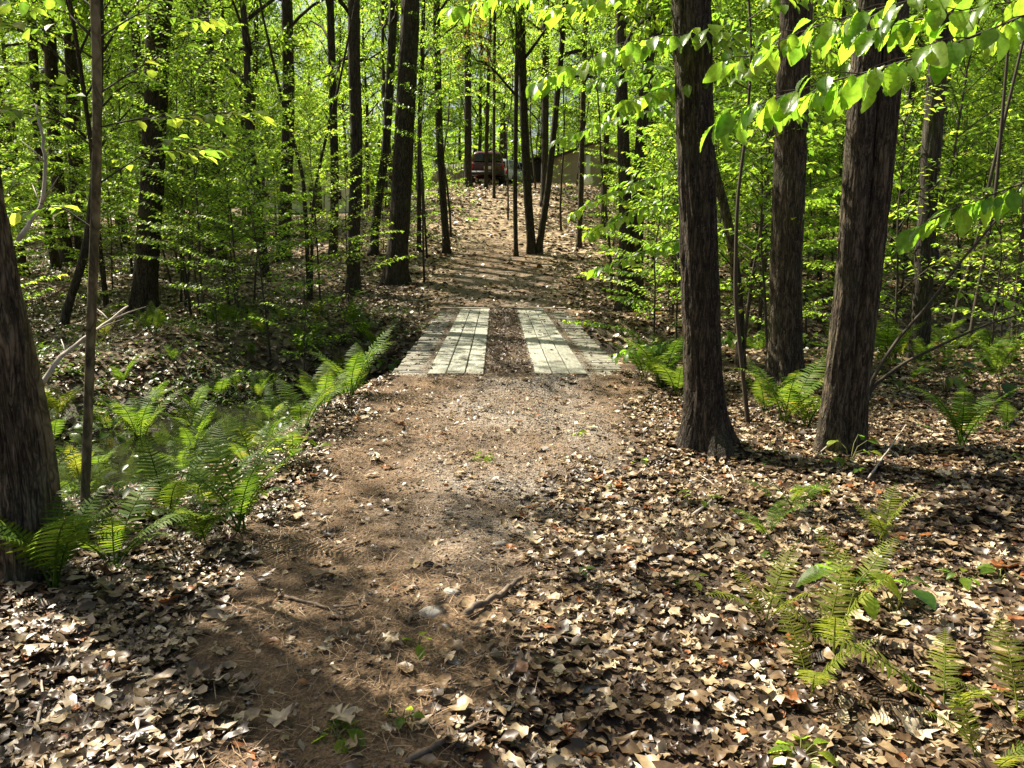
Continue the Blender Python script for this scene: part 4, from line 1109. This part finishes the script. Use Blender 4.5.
# broad leaved plants and seedlings
def broadleaf(px, py, n, size, h, label, cat='plant', mat=LEAF_LOW, name='broadleaf_plant', grp='broad leaved woodland plants'):
    b = ground_at(px, py); o = empty(name, b); tag(o, label, cat, grp)
    gs, gl = Geo(), Geo()
    for k in range(n):
        az = k * 2.4 + RNG.uniform(-.4, .4); r = h * RNG.uniform(.3, .8)
        tip = np.array([math.cos(az) * r, math.sin(az) * r, h * RNG.uniform(.55, 1.1)])
        gs.tube(np.array([[0, 0, -.02], tip * [.4, .4, .7], tip]), [.004, .003, .002], 4, cap=False)
        D = np.array([math.cos(az), math.sin(az), RNG.uniform(-.5, .3)])
        gl.leaves(T_HERO, tip[None], D[None], (RNG.normal(0, .25, 3) + [0, 0, 1])[None], size * RNG.uniform(.7, 1.2))
    gs.obj('stem', STALK, o); gl.obj('foliage', mat, o)
for a in [(848, 610, 7, .16, .18, 'yellow-green broad leaves rising around the small pale fern'),
          (896, 612, 4, .13, .14, 'low broad-leaved plant beside the stalky young fern'),
          (60, 448, 8, .3, .3, 'broad bright leaves at the pool edge between the pole and the mossy stem'),
          (112, 452, 7, .24, .28, 'broad leaved plant at the pool just past the tan pole'),
          (385, 372, 7, .26, .25, 'big-leaved green plant under the near bridge corner'),
          (945, 392, 8, .2, .3, 'broad green leaves behind the tall lone fern'),
          (1000, 402, 8, .2, .3, 'broad green leaves beyond the twin-stemmed tree at the photo edge'),
          (245, 610 - 90, 4, .12, .15, 'round leaves beside the bright full fern'),
          (300, 470, 5, .11, .2, 'pale round leaves on the shoulder of the track')]:
    broadleaf(*a, mat=LEAF_SAP if 'yellow' in a[5] or 'pale' in a[5] else LEAF_LOW)
for a in [(338, 742, 7, .075, .05, 'bright little maple seedling on the straw of the track'),
          (402, 726, 4, .055, .05, 'tiny two-leaved seedling on the track beside the maple seedling'),
          (418, 650, 4, .06, .05, 'yellowish seedling in the middle of the straw track'),
          (486, 460, 5, .08, .05, 'small seedling on the gravel below the bridge'),
          (700, 505, 5, .08, .09, 'seedling between the track and the stout trunk foot'),
          (850, 462, 6, .1, .18, 'leafy seedling right at the foot of the twin-stemmed trunk'),
          (836, 470, 5, .09, .12, 'lower seedling before the foot of the twin-stemmed trunk'),
          (806, 498, 4, .12, .08, 'single broad seedling among dead leaves by the small fern'),
          (800, 766, 7, .08, .06, 'green seedling at the bottom edge of the photo'),
          (690, 588, 5, .07, .06, 'seedling in dead leaves beside the pale fern nearest the track'),
          (960, 585, 5, .08, .06, 'seedling in the open leaf litter beyond the broad yellow leaves'),
          (1000, 580, 5, .08, .06, 'outer seedling in the open leaf litter near the photo edge'),
          (640, 465, 4, .08, .05, 'seedling at the edge of the straw opposite the stout trunk'),
          (578, 436, 4, .06, .04, 'tiny seedling on the straw just before the bridge')]:
    broadleaf(*a, cat='seedling', name='seedling', grp='seedlings sprouting through the litter', mat=LEAF_SAP)

# ------------------------------------------------------------------ dead wood
def stick(pts, r0, r1, label, mat=STICK, lift=.01, forks=0, name='fallen_branch', cat='branch'):
    P = []
    for p in pts:
        if len(p) == 2:
            q = ground_at(*p); q = q + [0, 0, lift + r0]
        else: q = at(*p)
        P.append(q)
    P, _ = smooth_path(np.array(P), 18)
    base = P[0].copy(); P = P - base; P[1:-1] += RNG.normal(0, r0 * .22, (16, 3))
    g = Geo(); g.tube(P, np.linspace(r0, r1, 18), 9, lambda i, a, q: 1 + .12 * np.sin(3 * a + i))
    for k in range(forks):
        i = RNG.integers(5, 15); d = nrm(P[i + 1] - P[i]); s = nrm(np.cross(d, [0, 0, 1])) * (1 if k % 2 else -1)
        L = np.linalg.norm(P[-1]) * RNG.uniform(.15, .3)
        e = P[i] + (d * .7 + s * .7 + [0, 0, RNG.uniform(-.05, .25)]) * L
        g.tube(np.array([P[i], (P[i] + e) / 2 + [0, 0, .03 * L], e]), [r1 * .9, r1 * .7, r1 * .3], 5)
    o = g.obj(name, mat); o.location = base
    tag(o, label, cat); return o
stick([(408, 768), (450, 742), (496, 722)], .011, .007, 'bare stick lying across the track at the very bottom', forks=1)
stick([(466, 618), (495, 602), (522, 582)], .016, .010, 'dark short stick on the track halfway to the bridge')
stick([(62, 444), (110, 441), (185, 436)], .06, .05, 'dark mossy log lying across the brook behind the tan pole', BARK, name='log', cat='log')
stick([(150, 436), (175, 428), (205, 424)], .03, .02, 'thin dead limb lying beyond the mossy log', BARK_BROWN)
stick([(40, 388, 5.6), (62, 354, 5.8), (88, 336, 6.1), (128, 306, 6.6)], .02, .008, 'pale bare dead branch sticking up beside the tan pole', DEADWOOD, forks=4, name='dead_branch')
stick([(18, 240, 5.2), (42, 205, 5.4), (46, 160, 5.5), (36, 105, 5.6)], .016, .007, 'pale crooked dead limb standing by the dark edge trunk', DEADWOOD, forks=3, name='dead_branch')
stick([(690, 520), (716, 500), (735, 486), (728, 470)], .010, .006, 'pale crooked stick leaning at the stout trunk foot', DEADWOOD, forks=1)
stick([(620, 470), (660, 460), (700, 468)], .007, .004, 'thin stick on the litter between track and stout trunk', STICK)
stick([(812, 470), (845, 440), (868, 418)], .006, .003, 'thin pale twig arching over the twin-stemmed trunk base', DEADWOOD, lift=.08)
stick([(868, 486), (893, 450), (905, 432)], .008, .004, 'thin dead stem leaning among dead leaves beyond the twin trunk', DEADWOOD, lift=.05)
stick([(900, 700), (880, 670), (862, 646)], .006, .004, 'fine twig beside the pale upright fern', DEADWOOD)
stick([(520, 642), (560, 640), (600, 650)], .008, .005, 'grey twig in dead leaves beside the straw', STICK)
stick([(285, 600), (330, 612), (360, 608)], .008, .005, 'short twig on the straw towards the brook side', STICK)
stick([(35, 740), (44, 700), (40, 668)], .006, .003, 'thin pale twig in the near bottom corner below the thick trunk', DEADWOOD)
stick([(590, 560), (612, 556), (640, 560)], .012, .008, 'dark broken stick in the litter past the gravel', STICK, forks=1)
stick([(900, 340), (950, 352), (1015, 346)], .05, .03, 'rotting fallen limb lying beyond the grey shaded trunk', BARK_BROWN)

STONE = plain('grey_stone', (.26, .24, .21), .8, var=.3, scale=14, bump=.5)
def stone(px, py, size, label):
    b = ground_at(px, py); r = np.random.default_rng(px)
    n, m_ = 7, 12; V = [(0, 0, .5)]
    for k in range(1, n):
        t = PI * k / n
        for j in range(m_):
            a = 2 * PI * j / m_; q = 1 + .22 * (vnoise(math.cos(a) * 1.3 + px, math.sin(a) * 1.3, math.cos(t) * 1.5) - .5) * 2
            V.append((.62 * math.sin(t) * math.cos(a) * q, .48 * math.sin(t) * math.sin(a) * q, .24 * math.cos(t) * q))
    V.append((0, 0, -.24)); V[0] = (0, 0, .24)
    T = [(0, 1 + j, 1 + (j + 1) % m_) for j in range(m_)] + [(len(V) - 1, 1 + (n - 2) * m_ + (j + 1) % m_, 1 + (n - 2) * m_ + j) for j in range(m_)]
    Q = [(1 + k * m_ + j, 1 + (k + 1) * m_ + j, 1 + (k + 1) * m_ + (j + 1) % m_, 1 + k * m_ + (j + 1) % m_) for k in range(n - 2) for j in range(m_)]
    g = Geo(); g.add(np.array(V) * size, Q, T); o = g.obj('stone', STONE); o.location = b + [0, 0, size * .04]; o.rotation_euler = (0, 0, r.uniform(0, 6)); tag(o, label, 'stone')
stone(431, 614, .095, 'flat dark grey stone pressed into the straw of the track')
stone(452, 592, .07, 'small pale stone just beyond the flat dark stone')
stone(545, 450, .09, 'rounded pale stone in the gravel before the bridge')
stone(455, 662, .06, 'small stone in the straw by the litter edge')
stone(372, 455, .08, 'grey stone on the track shoulder nearest the pool side')
stone(500, 545, .07, 'small grey stone where gravel meets dead leaves')

# a few leaves that stand out on the litter
def fallen(px, py, tpl, size, rv, label, tilt=(0, 0)):
    b = ground_at(px, py)
    g = Geo(); D = nrm(np.array([RNG.normal(), RNG.normal(), tilt[0]])); N = nrm(np.array([RNG.normal(0, .2), RNG.normal(0, .2) - tilt[1], 1]))
    g.leaves(tpl, np.zeros((1, 3)), D[None], N[None], size, np.array([rv]))
    o = g.obj('fallen_leaf', LITTER); o.location = b + [0, 0, .045]
    tag(o, label, 'leaf')
fallen(855, 752, T_LITTER[7], .11, .72, 'upright oval tan leaf at the bottom below the pale ferns', (.3, .8))
fallen(902, 728, T_LITTER[3], .15, .95, 'very pale star-shaped leaf lying near the trailing fern frond')
fallen(332, 718, T_LITTER[0], .13, .80, 'tan lobed oak leaf beside the bright maple seedling')
fallen(383, 643, T_LITTER[1], .10, .78, 'pale lobed leaf on the open straw of the track')
fallen(376, 460, T_LITTER[4], .16, .93, 'pale star-shaped leaf on the track close to the bridge')
fallen(110, 722, T_LITTER[8], .11, .86, 'cream oval leaf in the litter by the bottom corner')
fallen(690, 625, T_LITTER[5], .15, .90, 'large cream maple leaf beside the pale fern')

# ------------------------------------------------------------------ bridge
WOOD = wood_mat('weathered_board', (.19, .185, .145), (.36, .362, .30))
WOOD_DK = wood_mat('damp_board', (.12, .09, .06), (.26, .21, .15))
BR = empty('plank_bridge', (-.03, 9.0, .0), math.radians(1.09)); tag(BR, 'low wooden plank bridge with two pale wheel runways over the stream hollow', 'bridge')
def board(w, l, h, sd):
    r = np.random.default_rng(sd)
    me = bpy.data.meshes.new('board'); g = Geo()
    ns = 9; t = np.linspace(-l / 2, l / 2, ns); b = .006
    prof = np.array([(-w / 2, -h / 2), (w / 2, -h / 2), (w / 2, h / 2 - b), (w / 2 - b, h / 2), (-w / 2 + b, h / 2), (-w / 2, h / 2 - b)])
    V = np.concatenate([np.column_stack([prof[:, 0] + r.normal(0, .0015), np.full(6, y), prof[:, 1] + r.normal(0, .0015)]) for y in t])
    i = np.arange(ns - 1)[:, None] * 6; j = np.arange(6)[None]; k = (j + 1) % 6
    Q = np.stack([i + j, i + k, i + 6 + k, i + 6 + j], -1).reshape(-1, 4)
    V = np.concatenate([V, [(0, t[0], 0), (0, t[-1], 0)]]); c = ns * 6; j = np.arange(6); k = (j + 1) % 6
    T = np.concatenate([np.stack([k, j, np.full(6, c)], -1), np.stack([(ns - 1) * 6 + j, (ns - 1) * 6 + k, np.full(6, c + 1)], -1)])
    g.add(V, Q, T); return g.mesh('board', False)
DB = [board(.142, 2.80, .05, s) for s in range(4)]
WOOD_EDGE = wood_mat('grey_deck_wood', (.13, .12, .095), (.30, .29, .235))
for m_ in DB: m_.materials.append(WOOD_EDGE)
y = .07; i = 0
while y < 9.05:
    link('deck_board', DB[i % 4], (), BR, (RNG.normal(0, .015), y, .012 + RNG.normal(0, .003)), (RNG.normal(0, .004), RNG.normal(0, .003), PI / 2 * 1 + RNG.normal(0, .003) + (PI if i % 2 else 0)))
    y += .15; i += 1
for side, x0, w in ((-1, -.96, .222), (1, .30, .205)):
    for c in range(3):
        cuts = [0.02, 2.2 + RNG.uniform(-.5, .5) + .5 * c, 4.6 + RNG.uniform(-.4, .4) + .3 * c, 6.9 + RNG.uniform(-.4, .4), 8.95]
        for a, b in zip(cuts[:-1], cuts[1:]):
            m_ = board(w - .014, b - a - .02, .045, int(1000 * a) + c); m_.materials.append(WOOD)
            link('runway_plank', m_, (), BR, (x0 + w * (c + .5), (a + b) / 2, .062 + RNG.normal(0, .002)), (0, RNG.normal(0, .006), RNG.normal(0, .0012)))
for xb in (-1.05, 0, 1.05):
    m_ = board(.2, 9.0, .26, 77); m_.materials.append(WOOD_DK); link('beam', m_, (), BR, (xb, 4.5, -.145))
m_ = board(.2, 2.9, .2, 78); m_.materials.append(WOOD_DK); link('end_beam', m_, (), BR, (0, 9.22, -.01), (0, 0, PI / 2))
g = Geo()
def on_bridge(n, bands):
    xs, ys = [], []
    for x0, x1, f in bands:
        m_ = int(n * f); xs.append(RNG.uniform(x0, x1, m_)); ys.append(RNG.uniform(0, 9.1, m_))
    x = np.concatenate(xs); y = np.concatenate(ys); a = math.radians(1.09)
    return np.stack([-.03 + x * math.cos(a) - y * math.sin(a), 9 + y * math.cos(a) + x * math.sin(a), np.full(len(x), .041)], -1)
P = on_bridge(52000, [(-.29, .29, .68), (-1.06, -.97, .07), (.93, 1.04, .08), (-1.36, -1.0, .012)])
D, N = rand_dirs(len(P), .5); P[:, 2] += RNG.random(len(P)) * .03
g.leaves(T_NEED, P, D, N, RNG.uniform(.05, .1, len(P)), RNG.random(len(P)) * .5)
tag(g.obj('bridge_needles', NEEDLE), 'rusty pine needles and dirt lying along the bridge between its runways', 'pine needles', kind='stuff')
g = Geo(); P = on_bridge(1700, [(-.28, .28, .7), (-1.3, -.98, .07), (.93, 1.3, .08), (-.96, .93, .04)]); P[:, 2] += .05
for i, t in enumerate(T_LITTER):
    p = P[i::9]; D, N = rand_dirs(len(p), .35); g.leaves(t, p, D, N, RNG.uniform(.04, .09, len(p)), RNG.random(len(p)) * .55)
tag(g.obj('bridge_leaves', LITTER, smooth=False), 'dead brown leaves scattered along the bridge deck', 'fallen leaves', kind='stuff')

# ------------------------------------------------------------------ hilltop: vehicles and buildings
GLASS = plain('dark_car_glass', (.012, .014, .018), .06, .6, var=.05)
RUBBER = plain('tyre_rubber', (.02, .02, .02), .8)
STEEL = plain('rim_metal', (.45, .45, .46), .3, .5, .9, .1)
BLACKP = plain('black_plastic', (.02, .02, .022), .5)
LAMP = plain('red_lamp_glass', (.35, .01, .012), .15, .6)
PLATE = plain('pale_plate', (.7, .7, .68), .4)
def vehicle(name, label, x, y, rz, paint, L, W, hb, hr, hood, cat):
    """nose along +y of its own frame; tail towards -y"""
    o = empty(name, (x, y, Hs(x, y) + .02), rz); tag(o, label, cat)
    def loft(stations, nm, mat):
        g = Geo(); n = 12; V = []
        for (yy, z0, z1, w0, w1) in stations:
            a = np.linspace(0, 2 * PI, n, endpoint=False) + PI / n
            cx = np.sign(np.cos(a)) * np.abs(np.cos(a)) ** .35; cz = np.sign(np.sin(a)) * np.abs(np.sin(a)) ** .35
            ww = np.where(cz > 0, w1, w0)
            V.append(np.stack([cx * ww, np.full(n, yy), (z0 + z1) / 2 + cz * (z1 - z0) / 2], -1))
        m_ = len(V); V = np.concatenate(V)
        i = np.arange(m_ - 1)[:, None] * n; j = np.arange(n)[None]; k = (j + 1) % n
        Q = np.stack([i + j, i + n + j, i + n + k, i + k], -1).reshape(-1, 4)
        V = np.concatenate([V, [V[:n].mean(0)], [V[-n:].mean(0)]]); c = m_ * n; j = np.arange(n); k = (j + 1) % n
        T = np.concatenate([np.stack([j, k, np.full(n, c)], -1), np.stack([(m_ - 1) * n + k, (m_ - 1) * n + j, np.full(n, c + 1)], -1)])
        g.add(V, Q, T); return g.obj(nm, mat, o)
    h = W / 2
    loft([(-L / 2, .42, hb - .06, h - .08, h - .1), (-L / 2 + .1, .3, hb, h, h - .04), (-.6, .28, hb + .02, h, h - .04), (L / 2 - hood, .28, hb, h, h - .05), (L / 2 - .35, .3, hb - .18, h - .02, h - .1), (L / 2, .4, hb - .3, h - .15, h - .2)], 'body', paint)
    r0 = -L / 2 + .12
    loft([(r0, hb - .05, hr - .16, h - .1, h - .18), (r0 + .28, hb - .05, hr - .03, h - .08, h - .22), (0, hb - .05, hr, h - .08, h - .2), (L / 2 - hood - .45, hb - .05, hr - .05, h - .08, h - .22), (L / 2 - hood + .1, hb - .05, hb + .03, h - .1, h - .12)], 'roof', paint)
    g = Geo(); g.box((0, r0 - .02, (hb + hr - .22) / 2 + .02), (W - .52, .05, hr - hb - .26), 0, .97)
    g.obj('rear_window', GLASS, o, False)
    for sx in (-1, 1):
        for ya, yb in ((r0 + .4, -.25), (-.15, L / 2 - hood - .5)):
            g = Geo(); xo, xi = sx * (h - .085), sx * (h - .16)
            g.add([(xo, ya, hb + .06), (xo, yb, hb + .06), (xi - sx * .01, yb - .08, hr - .12), (xi - sx * .01, ya + .05, hr - .12), (xo - sx * .06, ya, hb + .06), (xo - sx * .06, yb, hb + .06), (xi - sx * .07, yb - .08, hr - .12), (xi - sx * .07, ya + .05, hr - .12)], [[0, 1, 2, 3], [7, 6, 5, 4], [0, 4, 5, 1], [1, 5, 6, 2], [2, 6, 7, 3], [3, 7, 4, 0]])
            g.obj('side_window', GLASS, o, False)
        g = Geo(); g.box((sx * (h - .12), -L / 2 + .045, hb - .22), (.16, .1, .3), 0, .9); g.obj('tail_light', LAMP, o)
        for yy in (-L / 2 + .85, L / 2 - .9):
            g = Geo(); t = np.linspace(-.11, .11, 5); g.tube(np.column_stack([sx * (h - .1) + t, np.full(5, yy), np.full(5, .33)]), [.29, .33, .335, .33, .29], 22)
            w = g.obj('wheel', RUBBER, o)
            g = Geo(); t = np.linspace(-.118, .118, 3); g.tube(np.column_stack([sx * (h - .1) + t, np.full(3, yy), np.full(3, .33)]), [.2, .21, .2], 14); g.obj('rim', STEEL, w)
    g = Geo(); g.box((0, -L / 2 - .03, .46), (W - .12, .16, .2), 0, .96); g.obj('bumper', BLACKP, o)
    g = Geo(); g.box((0, -L / 2 - .012, hb - .32), (.4, .06, .16)); g.obj('number_plate', PLATE, o)
    return o
RED = plain('red_paint', (.06, .006, .008), .25, .5, 0, .04, coat=.6)
WHITE = plain('white_paint', (.72, .75, .8), .25, .5, 0, .03, coat=.6)
p = at(485, 178, 46)
vehicle('red_suv', 'dark red sport utility vehicle parked on the hilltop, seen from behind', p[0] + .08, 46.6, math.radians(3), RED, 4.6, 1.92, 1.05, 1.68, .95, 'car')
p = at(511, 178, 51)
vehicle('white_car', 'white rounded car parked just beyond the red vehicle, mostly hidden by trunks', p[0] - .1, 51, math.radians(-24), WHITE, 4.4, 1.85, 1.0, 1.6, 1.0, 'car')
p = at(551, 178, 56)
vehicle('white_car', 'white car showing as a pale sliver beside the tan cabin', p[0] + 1.0, 55, math.radians(80), WHITE, 4.5, 1.85, .95, 1.5, 1.1, 'car')

TANW = plain('tan_board_siding', (.33, .28, .21), .75, var=.12, scale=3)
ROOFM = plain('dark_shingle', (.05, .048, .045), .85, var=.3, scale=30, bump=.4)
WHT = plain('white_trim', (.75, .75, .72), .5, var=.06)
DARKW = plain('dark_brown_boards', (.05, .035, .028), .8)
GREYW = plain('grey_weathered_boards', (.25, .23, .21), .8, var=.2)
def gable(name, label, x, y, rz, W, D, he, hp, wall, roof, cat, base=None):
    o = empty(name, (x, y, (Hs(x, y) if base is None else base) - .05), rz); tag(o, label, cat)
    g = Geo(); w, d = W / 2, D / 2
    V = [(-w, -d, 0), (w, -d, 0), (w, -d, he), (0, -d, hp), (-w, -d, he), (-w, d, 0), (w, d, 0), (w, d, he), (0, d, hp), (-w, d, he)]
    g.add(V, [[0, 5, 9, 4], [1, 2, 7, 6], [4, 9, 8, 3], [2, 3, 8, 7]], [[0, 2, 1], [0, 4, 2], [4, 3, 2], [6, 7, 5], [7, 9, 5], [7, 8, 9]])
    for k in range(int(W / .3) + 1):
        xx = -w + .02 + k * .3
        if xx < w: g.box((xx, -d - .012, (he + (hp - he) * (1 - abs(xx) / w)) / 2 - .02), (.05, .03, he + (hp - he) * (1 - abs(xx) / w) - .06))
    g.obj('wall', wall, o, False)
    g = Geo(); L = math.hypot(w, hp - he); n = np.array([hp - he, w]) / L
    for s in (-1, 1):
        a = np.array([s * .0, hp + .02]); b = np.array([s * (w * 1.12), hp + .02 - (hp - he) * 1.12])
        up = np.array([s * n[0], n[1]]) * .1
        q = [a, b, b + up, a + [0, .11]]
        V = [(p_[0], yy, p_[1]) for yy in (-d - .35, d + .35) for p_ in q]
        g.add(V, [[0, 1, 2, 3], [7, 6, 5, 4], [0, 4, 5, 1], [1, 5, 6, 2], [2, 6, 7, 3], [3, 7, 4, 0]])
    g.obj('roof', roof, o, False)
    return o
p = at(602, 170, 48)
CB = gable('tan_cabin', 'tan board cabin with low gable roof on the hilltop behind the reddish trunk', p[0], 50.5, math.radians(-4), 5.6, 5, 1.75, 2.72, TANW, ROOFM, 'cabin')
g = Geo(); g.box((.55 - 1.2, -2.56, 1.1), (.28, .05, 1.75)); g.obj('trim', WHT, CB)
g = Geo(); g.box((.55, -2.55, .95), (.85, .06, 1.9)); dr = g.obj('door', DARKW, CB); g = Geo(); g.tube(np.array([(.88, -2.58, .95), (.88, -2.66, .95)]), .035, 8); g.obj('handle', STEEL, dr)
g = Geo(); g.box((1.75, -2.55, 1.15), (.8, .06, .7)); wn = g.obj('window', WHT, CB); g = Geo(); g.box((1.75, -2.585, 1.15), (.68, .03, .58)); g.obj('pane', GLASS, wn)
g = Geo(); P_ = np.array([(0, 0, .0), (0, 0, .06), (0, 0, .3), (0, 0, .55), (0, 0, .68), (0, 0, .72)]); g.tube(P_, [.2, .3, .34, .32, .2, .06], 18)
p = at(587, 183, 46.5); tk = g.obj('gas_tank', WHT); tk.location = (p[0], 46.5, Hs(p[0], 46.5) + .02); tag(tk, 'small rounded white tank standing before the tan cabin wall', 'tank')
p = at(537, 172, 53)
gable('dark_shed', 'small black boxy shed beyond the V-shaped tree', p[0], 53.5, 0, 1.6, 2.2, 1.75, 2.0, DARKW, DARKW, 'shed')
WHW = plain('white_clapboard', (.78, .78, .76), .6, var=.05)
p = at(300, 175, 60)
HS = gable('white_house', 'white house glimpsed through leaves on the far bank', p[0], 62, .1, 7.5, 6, 2.4, 3.5, WHW, ROOFM, 'house', base=Hs(p[0], 60) )
for xx in (-2.7, -.8, 2.5):
    g = Geo(); g.box((xx, -3.05, 1.45), (.9, .06, 1.1)); f_ = g.obj('window', WHT, HS); g = Geo(); g.box((xx, -3.09, 1.45), (.76, .03, .94)); g.obj('pane', GLASS, f_)
g = Geo(); g.box((1.0, -3.05, 1.0), (.9, .06, 2.0)); g.obj('door', DARKW, HS)
FN = empty('board_fence', (at(455, 178, 47)[0], 47.5, Hs(at(455, 178, 47)[0], 47.5))); tag(FN, 'grey board fence panel beside the red vehicle behind leaves', 'fence')
g = Geo()
for k in range(16): g.box((-1.25 + .155 * k, 0, .62), (.145, .025, 1.2 + RNG.normal(0, .02)))
g.obj('panel', GREYW, FN)
for xx in (-1.3, 1.3):
    g = Geo(); g.box((xx, .07, .66), (.1, .1, 1.4)); g.obj('post', GREYW, FN)

# ------------------------------------------------------------------ labels that single out the repeats
def near_labels(items, group):
    groups = {}
    for o, desc, x, y in items:
        px, py, _ = project((x, y, Hs(x, y)))
        best = min(HEROES, key=lambda h: abs(h[1] - px) + 3.0 * abs(h[3] - y) + .5 * abs(h[2] - py))
        dy = y - best[3]
        if dy > max(2.5, .12 * y): rel = 'far behind' if dy > 14 else 'behind'
        elif dy < -max(2.5, .12 * y): rel = 'in front of'
        else: rel = 'beside'
        groups.setdefault((desc, rel, best[0]), []).append((y, o))
    names = ['', 'two', 'three', 'four', 'five', 'six', 'seven', 'eight', 'nine', 'ten', 'eleven', 'twelve']
    nth = ['', 'second ', 'third ', 'fourth ', 'fifth ', 'sixth ', 'seventh ', 'eighth ', 'ninth ', 'tenth ', 'eleventh ', 'twelfth ']
    for (desc, rel, nick), L in groups.items():
        L.sort(key=lambda t: t[0]); n = len(L)
        for k, (yy, o) in enumerate(L):
            o['label'] = '%s %s %s' % (desc, rel, nick) + ('' if n == 1 else ', %s of %s' % (nth[k] + 'nearest' if k < n - 1 else 'farthest', names[n - 1]))
            o['group'] = group
near_labels(PENDING, 'leafy saplings in the understorey')
near_labels(FERN_PENDING, 'ferns of the stream bank and woodland floor')
near_labels(BG, 'trees standing deep in the woods')

# ------------------------------------------------------------------ light, sky, camera
SUN_EL, SUN_AZ = math.radians(50), math.atan2(-.80, .60)      # azimuth measured from +Y towards +X
sd = Vector((math.sin(SUN_AZ) * math.cos(SUN_EL), math.cos(SUN_AZ) * math.cos(SUN_EL), math.sin(SUN_EL)))
sun = bpy.data.lights.new('sun', 'SUN'); sun.energy = 5.0; sun.angle = math.radians(.53); sun.color = (1, .92, .76)
so = bpy.data.objects.new('sun', sun); COL.objects.link(so); so.rotation_euler = sd.to_track_quat('Z', 'Y').to_euler()
w = bpy.data.worlds.new('World'); SC.world = w; w.use_nodes = True
nt = w.node_tree; nt.nodes.clear()
sky = nt.nodes.new('ShaderNodeTexSky'); sky.sky_type = 'NISHITA'; sky.sun_disc = False
sky.sun_elevation = SUN_EL; sky.sun_rotation = SUN_AZ; sky.air_density = 1.0; sky.dust_density = 4.5; sky.ozone_density = .6
bg = nt.nodes.new('ShaderNodeBackground'); bg.inputs[1].default_value = .05
ow = nt.nodes.new('ShaderNodeOutputWorld'); nt.links.new(sky.outputs[0], bg.inputs[0]); nt.links.new(bg.outputs[0], ow.inputs[0])
cam = bpy.data.cameras.new('camera'); co = bpy.data.objects.new('camera', cam); COL.objects.link(co)
co.location = CAM; co.rotation_euler = (PI / 2 - PITCH, 0, 0)
cam.sensor_width = 36; cam.lens = FPX / 1024 * 36; cam.clip_start = .05; cam.clip_end = 1500
SC.camera = co
SC.view_settings.view_transform = 'Standard'; SC.view_settings.look = 'None'; SC.view_settings.exposure = 1.55; SC.view_settings.gamma = 1
SC.render.engine = 'CYCLES'
cy = SC.cycles
cy.max_bounces = 7; cy.diffuse_bounces = 4; cy.glossy_bounces = 2; cy.transmission_bounces = 5; cy.transparent_max_bounces = 4
cy.caustics_reflective = False; cy.caustics_refractive = False; cy.sample_clamp_indirect = 6
cy.use_denoising = True
try:
    cy.denoiser = 'OPENIMAGEDENOISE'; cy.denoising_input_passes = 'RGB_ALBEDO_NORMAL'
except Exception: pass
